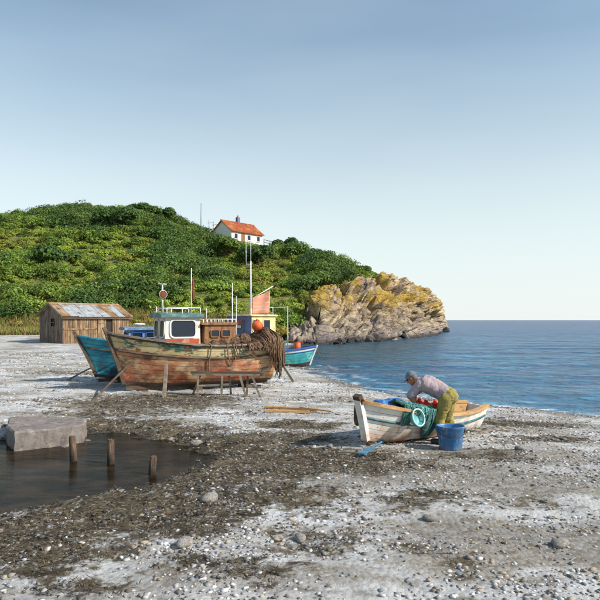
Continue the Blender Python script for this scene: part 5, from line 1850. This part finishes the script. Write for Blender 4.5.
# head
body.ball(hp(-0.005, 0, 0.035), (0.098, 0.076, 0.094), 24, 16, HR)
body.ball(hp(0.03, 0, -0.045), (0.066, 0.058, 0.075), 20, 14, HR)
body.ball(hp(0.055, 0, -0.098), (0.030, 0.032, 0.024), 14, 10, HR)          # chin
body.cap(hp(0.088, 0, 0.02), hp(0.112, 0, -0.022), 0.010, 0.016, 10)        # nose
body.cap(hp(0.078, 0.035, 0.033), hp(0.078, -0.035, 0.033), 0.014, 0.014, 10)  # brow
for sy in (1, -1):
    body.ball(hp(-0.01, 0.078 * sy, -0.005), (0.022, 0.010, 0.034), 12, 8, HR)   # ears
    body.ball(hp(0.066, 0.036 * sy, -0.02), (0.022, 0.022, 0.018), 12, 8, HR)
    body.cap(hp(0.093, 0.018 * sy, -0.062), hp(0.096, 0, -0.061), 0.007, 0.009, 8)
# arms and hands
for sh_, el_, wr_, sy in ((shL, elL, wrL, 1), (shR, elR, wrR, -1)):
    body.cap(sh_, el_, 0.060, 0.045); body.cap(el_, wr_, 0.045, 0.030)
    d = (wr_ - el_).normalized()
    lat = Vector((d.y, -d.x, 0)).normalized() if abs(d.z) < 0.99 else Vector((1, 0, 0))
    lat = (side_v - d * side_v.dot(d)).normalized()
    nrm = d.cross(lat).normalized()
    palm = wr_ + d * 0.05
    for q in (-0.028, -0.010, 0.010, 0.028):
        body.cap(wr_ + d * 0.01 + lat * q * 0.7, wr_ + d * 0.085 + lat * q, 0.017, 0.014, 10)
    curl = nrm if nrm.x < 0 else -nrm
    for q, ln in ((-0.031, 0.062), (-0.011, 0.074), (0.010, 0.078), (0.031, 0.070)):
        a0 = wr_ + d * 0.088 + lat * q
        a1 = a0 + (d * 0.9 + curl * 0.35).normalized() * ln * 0.5
        a2 = a1 + (d * 0.55 + curl * 0.8).normalized() * ln * 0.32
        a3 = a2 + (d * 0.1 + curl * 0.95).normalized() * ln * 0.26
        body.cap(a0, a1, 0.0095, 0.009, 8); body.cap(a1, a2, 0.009, 0.0085, 8); body.cap(a2, a3, 0.0085, 0.007, 8)
    t0 = wr_ + d * 0.03 - lat * 0.03 * sy
    t1 = t0 + (d * 0.6 - lat * 0.7 * sy + curl * 0.3).normalized() * 0.042
    t2 = t1 + (d * 0.8 - lat * 0.2 * sy + curl * 0.5).normalized() * 0.034
    body.cap(t0, t1, 0.014, 0.011, 8); body.cap(t1, t2, 0.011, 0.008, 8)
# legs
for sy, fx, kx in ((1, 0.05, 0.09), (-1, -0.09, 0.0)):
    hpj, kn, an = Vector((-0.03, 0.095 * sy, 0.83)), Vector((kx, 0.125 * sy, 0.46)), Vector((fx - 0.02, 0.14 * sy, 0.08))
    body.cap(hpj, kn, 0.095, 0.058); body.cap(kn, an, 0.056, 0.040)
    body.cap(an + Vector((-0.03, 0, -0.03)), an + Vector((0.16, 0.02 * sy, -0.04)), 0.04, 0.034)
bo = fuse(body, 'body', M['skin'], man, 0.0078, 4)
# eyes
for sy in (1, -1):
    mb = MB(); mb.ball(hp(0.086, 0.031 * sy, 0.012), (0.010, 0.014, 0.008), 10, 8, HR); mb.build('eye', M['eye'], man, True)
# hair below the cap
mb = MB()
mb.ball(hp(-0.045, 0, 0.01), (0.068, 0.082, 0.082), 20, 14, HR)
fuse(mb, 'hair', M['hair'], man, 0.008, 2, lambda p: 0.004 * mn.noise(p * 90))
# shirt
sh = MB()
sh.cap((0.02, 0, 0.905), (0.12, 0, 0.965), 0.168, 0.165); sh.cap((0.12, 0, 0.965), (0.34, 0, 1.075), 0.165, 0.178)
sh.cap((0.36, 0.13, 1.075), (0.36, -0.13, 1.075), 0.145, 0.145)
sh.cap((0.20, 0.09, 1.0), (0.38, 0.13, 1.08), 0.12, 0.13); sh.cap((0.20, -0.09, 1.0), (0.38, -0.13, 1.08), 0.12, 0.13)
sh.cap((0.42, 0, 1.10), neck - Vector((0.02, 0, 0.01)), 0.10, 0.082)
for sh_, el_ in ((shL, elL), (shR, elR)):
    sh.cap(sh_ - Vector((0.04, 0, 0)), sh_.lerp(el_, 0.92), 0.088, 0.072)
fuse(sh, 'shirt', M['shirt'], man, 0.010, 5, lambda p: -0.022 * abs(mn.noise(Vector((p.x * 11 + p.z * 6, p.y * 5, p.z * 7)))) - 0.010 * abs(mn.noise(Vector((p.x * 26, p.y * 12, p.z * 18)))) + 0.008)
# trousers
tr = MB()
tr.cap((-0.045, 0, 0.87), (0.05, 0, 0.92), 0.172, 0.160)
tr.ball((-0.09, 0.075, 0.86), (0.12, 0.115, 0.13)); tr.ball((-0.09, -0.075, 0.86), (0.12, 0.115, 0.13))
for sy, fx, kx in ((1, 0.05, 0.09), (-1, -0.09, 0.0)):
    hpj, kn, an = Vector((-0.035, 0.098 * sy, 0.83)), Vector((kx, 0.125 * sy, 0.46)), Vector((fx - 0.02, 0.14 * sy, 0.13))
    tr.cap(hpj, kn, 0.132, 0.100); tr.cap(kn, an, 0.098, 0.082)
fuse(tr, 'trousers', M['trousers'], man, 0.010, 5, lambda p: -0.024 * abs(mn.noise(Vector((p.x * 12, p.y * 12, p.z * 6 + p.x * 5)))) - 0.014 * abs(mn.noise(Vector((p.x * 9 + p.z * 9, p.y * 8, p.z * 22)))) + 0.009)
# boots
for sy, fx in ((1, 0.05), (-1, -0.09)):
    bt = MB(); an = Vector((fx - 0.02, 0.14 * sy, 0.10))
    bt.cap(an + Vector((0, 0, 0.06)), an + Vector((-0.01, 0, -0.04)), 0.064, 0.06); bt.cap(an + Vector((-0.03, 0, -0.055)), an + Vector((0.17, 0.02 * sy, -0.055)), 0.052, 0.050)
    fuse(bt, 'boot', M['boot'], man, 0.010, 3)
# cap
cp = MB()
nr_, ns_ = 10, 28
vs = []; fs = []
for i in range(nr_ + 1):
    th = (math.pi * 0.53) * i / nr_
    for k in range(ns_):
        a = 2 * math.pi * k / ns_
        r_ = math.sin(th)
        vs.append(hp(-0.012 + 0.110 * r_ * math.cos(a), 0.090 * r_ * math.sin(a), 0.045 + 0.100 * math.cos(th)))
for i in range(nr_):
    for k in range(ns_):
        k2 = (k + 1) % ns_
        fs.append((i * ns_ + k, (i + 1) * ns_ + k, (i + 1) * ns_ + k2, i * ns_ + k2))
cp.add(vs, fs)
co_ = cp.build('cap', M['cap_cloth'], man, True)
pk = MB()
pk.grid(lambda a, r_: hp(-0.012 + (0.104 + r_ * 0.085 * math.cos(a) ** 0.7) * math.cos(a), (0.088 + 0.006 * r_) * math.sin(a), 0.046 - 0.02 * r_ + 0.004), [R(-78 + 156 * i / 16) for i in range(17)], [0, 0.33, 0.66, 1.0])
po = pk.build('peak', M['cap_cloth'], co_, True); sm = po.modifiers.new('s', 'SOLIDIFY'); sm.thickness = 0.006

# ---------------------------------------------------------------- shingle, weed, drift
def stones_stuff(name, label, pts, sizes, cols, mat, seed):
    rng = np.random.default_rng(seed)
    bm = bmesh.new(); bmesh.ops.create_icosphere(bm, subdivisions=1, radius=1)
    bv = np.array([v.co[:] for v in bm.verts]); bf = np.array([[v.index for v in f.verts] for f in bm.faces]); bm.free()
    n_ = len(pts)
    V = bv[None] * (1 + 0.28 * rng.normal(size=(n_, len(bv), 1)).clip(-1.3, 1.3))
    V = V * np.stack([rng.uniform(0.8, 1.5, n_), rng.uniform(0.7, 1.1, n_), rng.uniform(0.35, 0.7, n_)], 1)[:, None]
    a = rng.uniform(0, 6.283, n_); c_, s_ = np.cos(a), np.sin(a)
    x = V[..., 0] * c_[:, None] - V[..., 1] * s_[:, None]; y = V[..., 0] * s_[:, None] + V[..., 1] * c_[:, None]
    V = np.stack([x, y, V[..., 2]], -1) * sizes[:, None, None] + pts[:, None]
    Fc = (bf[None] + (np.arange(n_) * len(bv))[:, None, None]).reshape(-1, 3)
    me = np_mesh(name, V.reshape(-1, 3), Fc, mat, np.repeat(cols, len(bv), 0))
    o = link(name, me, None, None, True)
    return tag(o, label, 'pebbles', kind='stuff')


M['pebble'] = col_mat('pebble', 0.8, 0.3, None, (30, 0.4, 0.01))
rng = np.random.default_rng(5)
NP = 54000
Dp = 4.0 * (42 / 4.0) ** rng.uniform(0, 1, NP)
up = rng.uniform(-60, 660, NP)
xp = (up - 300) / F * Dp
dsh = poly_sdf(SHORE, xp, Dp); dpl = poly_sdf(POOL, xp, Dp)
dk_ = dark_field(xp, Dp, None)
clump = nz(xp, Dp, 0.8, 2.0) + 0.6 * nz(xp, Dp, 2.3, 4.0)
ok = (dsh > -0.2) & (dpl < 0.7) & (clump + rng.normal(size=NP) * 0.6 > 0.0)
xp, Dp, dk_ = xp[ok], Dp[ok], dk_[ok]
n_ = len(xp)
sz_ = np.exp(np.minimum(rng.normal(size=n_), 1.7) * 0.5) * 0.0145 * (0.7 + Dp * 0.04)
zp = beach_z(xp, Dp) + sz_ * 0.12
pal = np.array([(0.50, 0.50, 0.50), (0.36, 0.35, 0.34), (0.22, 0.20, 0.185), (0.13, 0.11, 0.095), (0.34, 0.27, 0.19), (0.47, 0.46, 0.45), (0.20, 0.21, 0.23)])
ci = rng.integers(0, len(pal), n_)
cols = pal[ci] * rng.uniform(0.75, 1.2, (n_, 1))
cols = cols * np.where((dk_ > 0.5) & (rng.uniform(size=n_) < 0.75), 0.42, 1.0)[:, None]
stones_stuff('shingle', 'loose grey and white shingle stones over the beach', np.stack([xp, Dp, zp], 1), sz_, cols, M['pebble'], 8)

# seaweed: small ribbons lying in the dark patches
NW = 90000
Dp = 4.0 * (32 / 4.0) ** rng.uniform(0, 1, NW); up = rng.uniform(-40, 640, NW); xp = (up - 300) / F * Dp
dk_ = dark_field(xp, Dp, None); dsh = poly_sdf(SHORE, xp, Dp); dpl = poly_sdf(POOL, xp, Dp)
ok = (dsh > 0.1) & (dpl < 0.15) & (dk_ + 0.35 * nz(xp, Dp, 3.0, 1.0) + rng.normal(size=NW) * 0.16 > 0.72)
xp, Dp = xp[ok], Dp[ok]; n_ = len(xp)
zp = beach_z(xp, Dp)
a = rng.uniform(0, 6.283, n_); ln = rng.uniform(0.02, 0.06, n_) * (0.6 + Dp * 0.04); wd_ = ln * rng.uniform(0.15, 0.4, n_)
d0 = np.stack([np.cos(a), np.sin(a), rng.normal(size=n_) * 0.25], 1); d1 = np.stack([-np.sin(a), np.cos(a), rng.normal(size=n_) * 0.4], 1)
P = np.stack([xp, Dp, zp + rng.uniform(0.004, 0.035, n_)], 1)
co = np.stack([P - d0 * ln[:, None], P + d1 * wd_[:, None], P + d0 * ln[:, None]], 1)
wc = np.array([(0.06, 0.042, 0.024), (0.11, 0.08, 0.042), (0.045, 0.036, 0.026), (0.14, 0.115, 0.065)])[rng.integers(0, 4, n_)] * rng.uniform(0.7, 1.3, (n_, 1))
M['weed'] = col_mat('weed', 0.6, 0.3, 0.1)
o = leaves_obj('seaweed', [(co, wc)], M['weed'])
tag(o, 'dark brown seaweed strewn over the shingle', 'seaweed', kind='stuff')

# larger single stones
RK = [rock_mesh('stone', s * 3.1 + 0.2, None, 2, 0.3) for s in range(5)]
M['stone'] = worn('beach_stone', (0.27, 0.25, 0.23), [((0.14, 0.12, 0.10), 5, 0.48, 0.62), ((0.40, 0.38, 0.35), 9, 0.55, 0.68)], 0.85, (18, 0.5, 0.02))
for r_ in RK: r_.materials.append(M['stone'])
ST = [(196, 447, .12, 'flat stone at the right rim of the dark pool'), (172, 440, .09, 'small stone on the far rim of the dark pool'), (330, 447, .07, 'small stone in the shadow side of the white boat'),
      (520, 450, .09, 'stone on the shingle right of the blue bucket'), (498, 437, .07, 'small stone behind the blue bucket on the right'), (240, 400, .10, 'stone between the trestle bench and the planks'),
      (106, 414, .10, 'stone above the far end of the quay slab'), (352, 402, .08, 'stone on the shingle left of the white bow'), (210, 500, .11, 'pale rounded stone on the dark weed in front of the pool'),
      (300, 540, .08, 'stone in the weed at the bottom centre'), (430, 520, .08, 'lone stone in front of the white boat'), (560, 545, .09, 'stone at the lower right corner of the beach'), (185, 545, .10, 'pale rounded stone at the lower left in front of the weed belt')]
for i, (u, v, r_, lab) in enumerate(ST):
    p = gnd(u, v)
    o = link('stone', RK[i % 5], None, None, True); o.location = p + Vector((0, 0, r_ * 0.25)); o.scale = (r_ * 1.35, r_, r_ * 0.9); o.rotation_euler = (0, 0, i * 0.9)
    tag(o, lab, 'stone', 'larger stones on the beach')
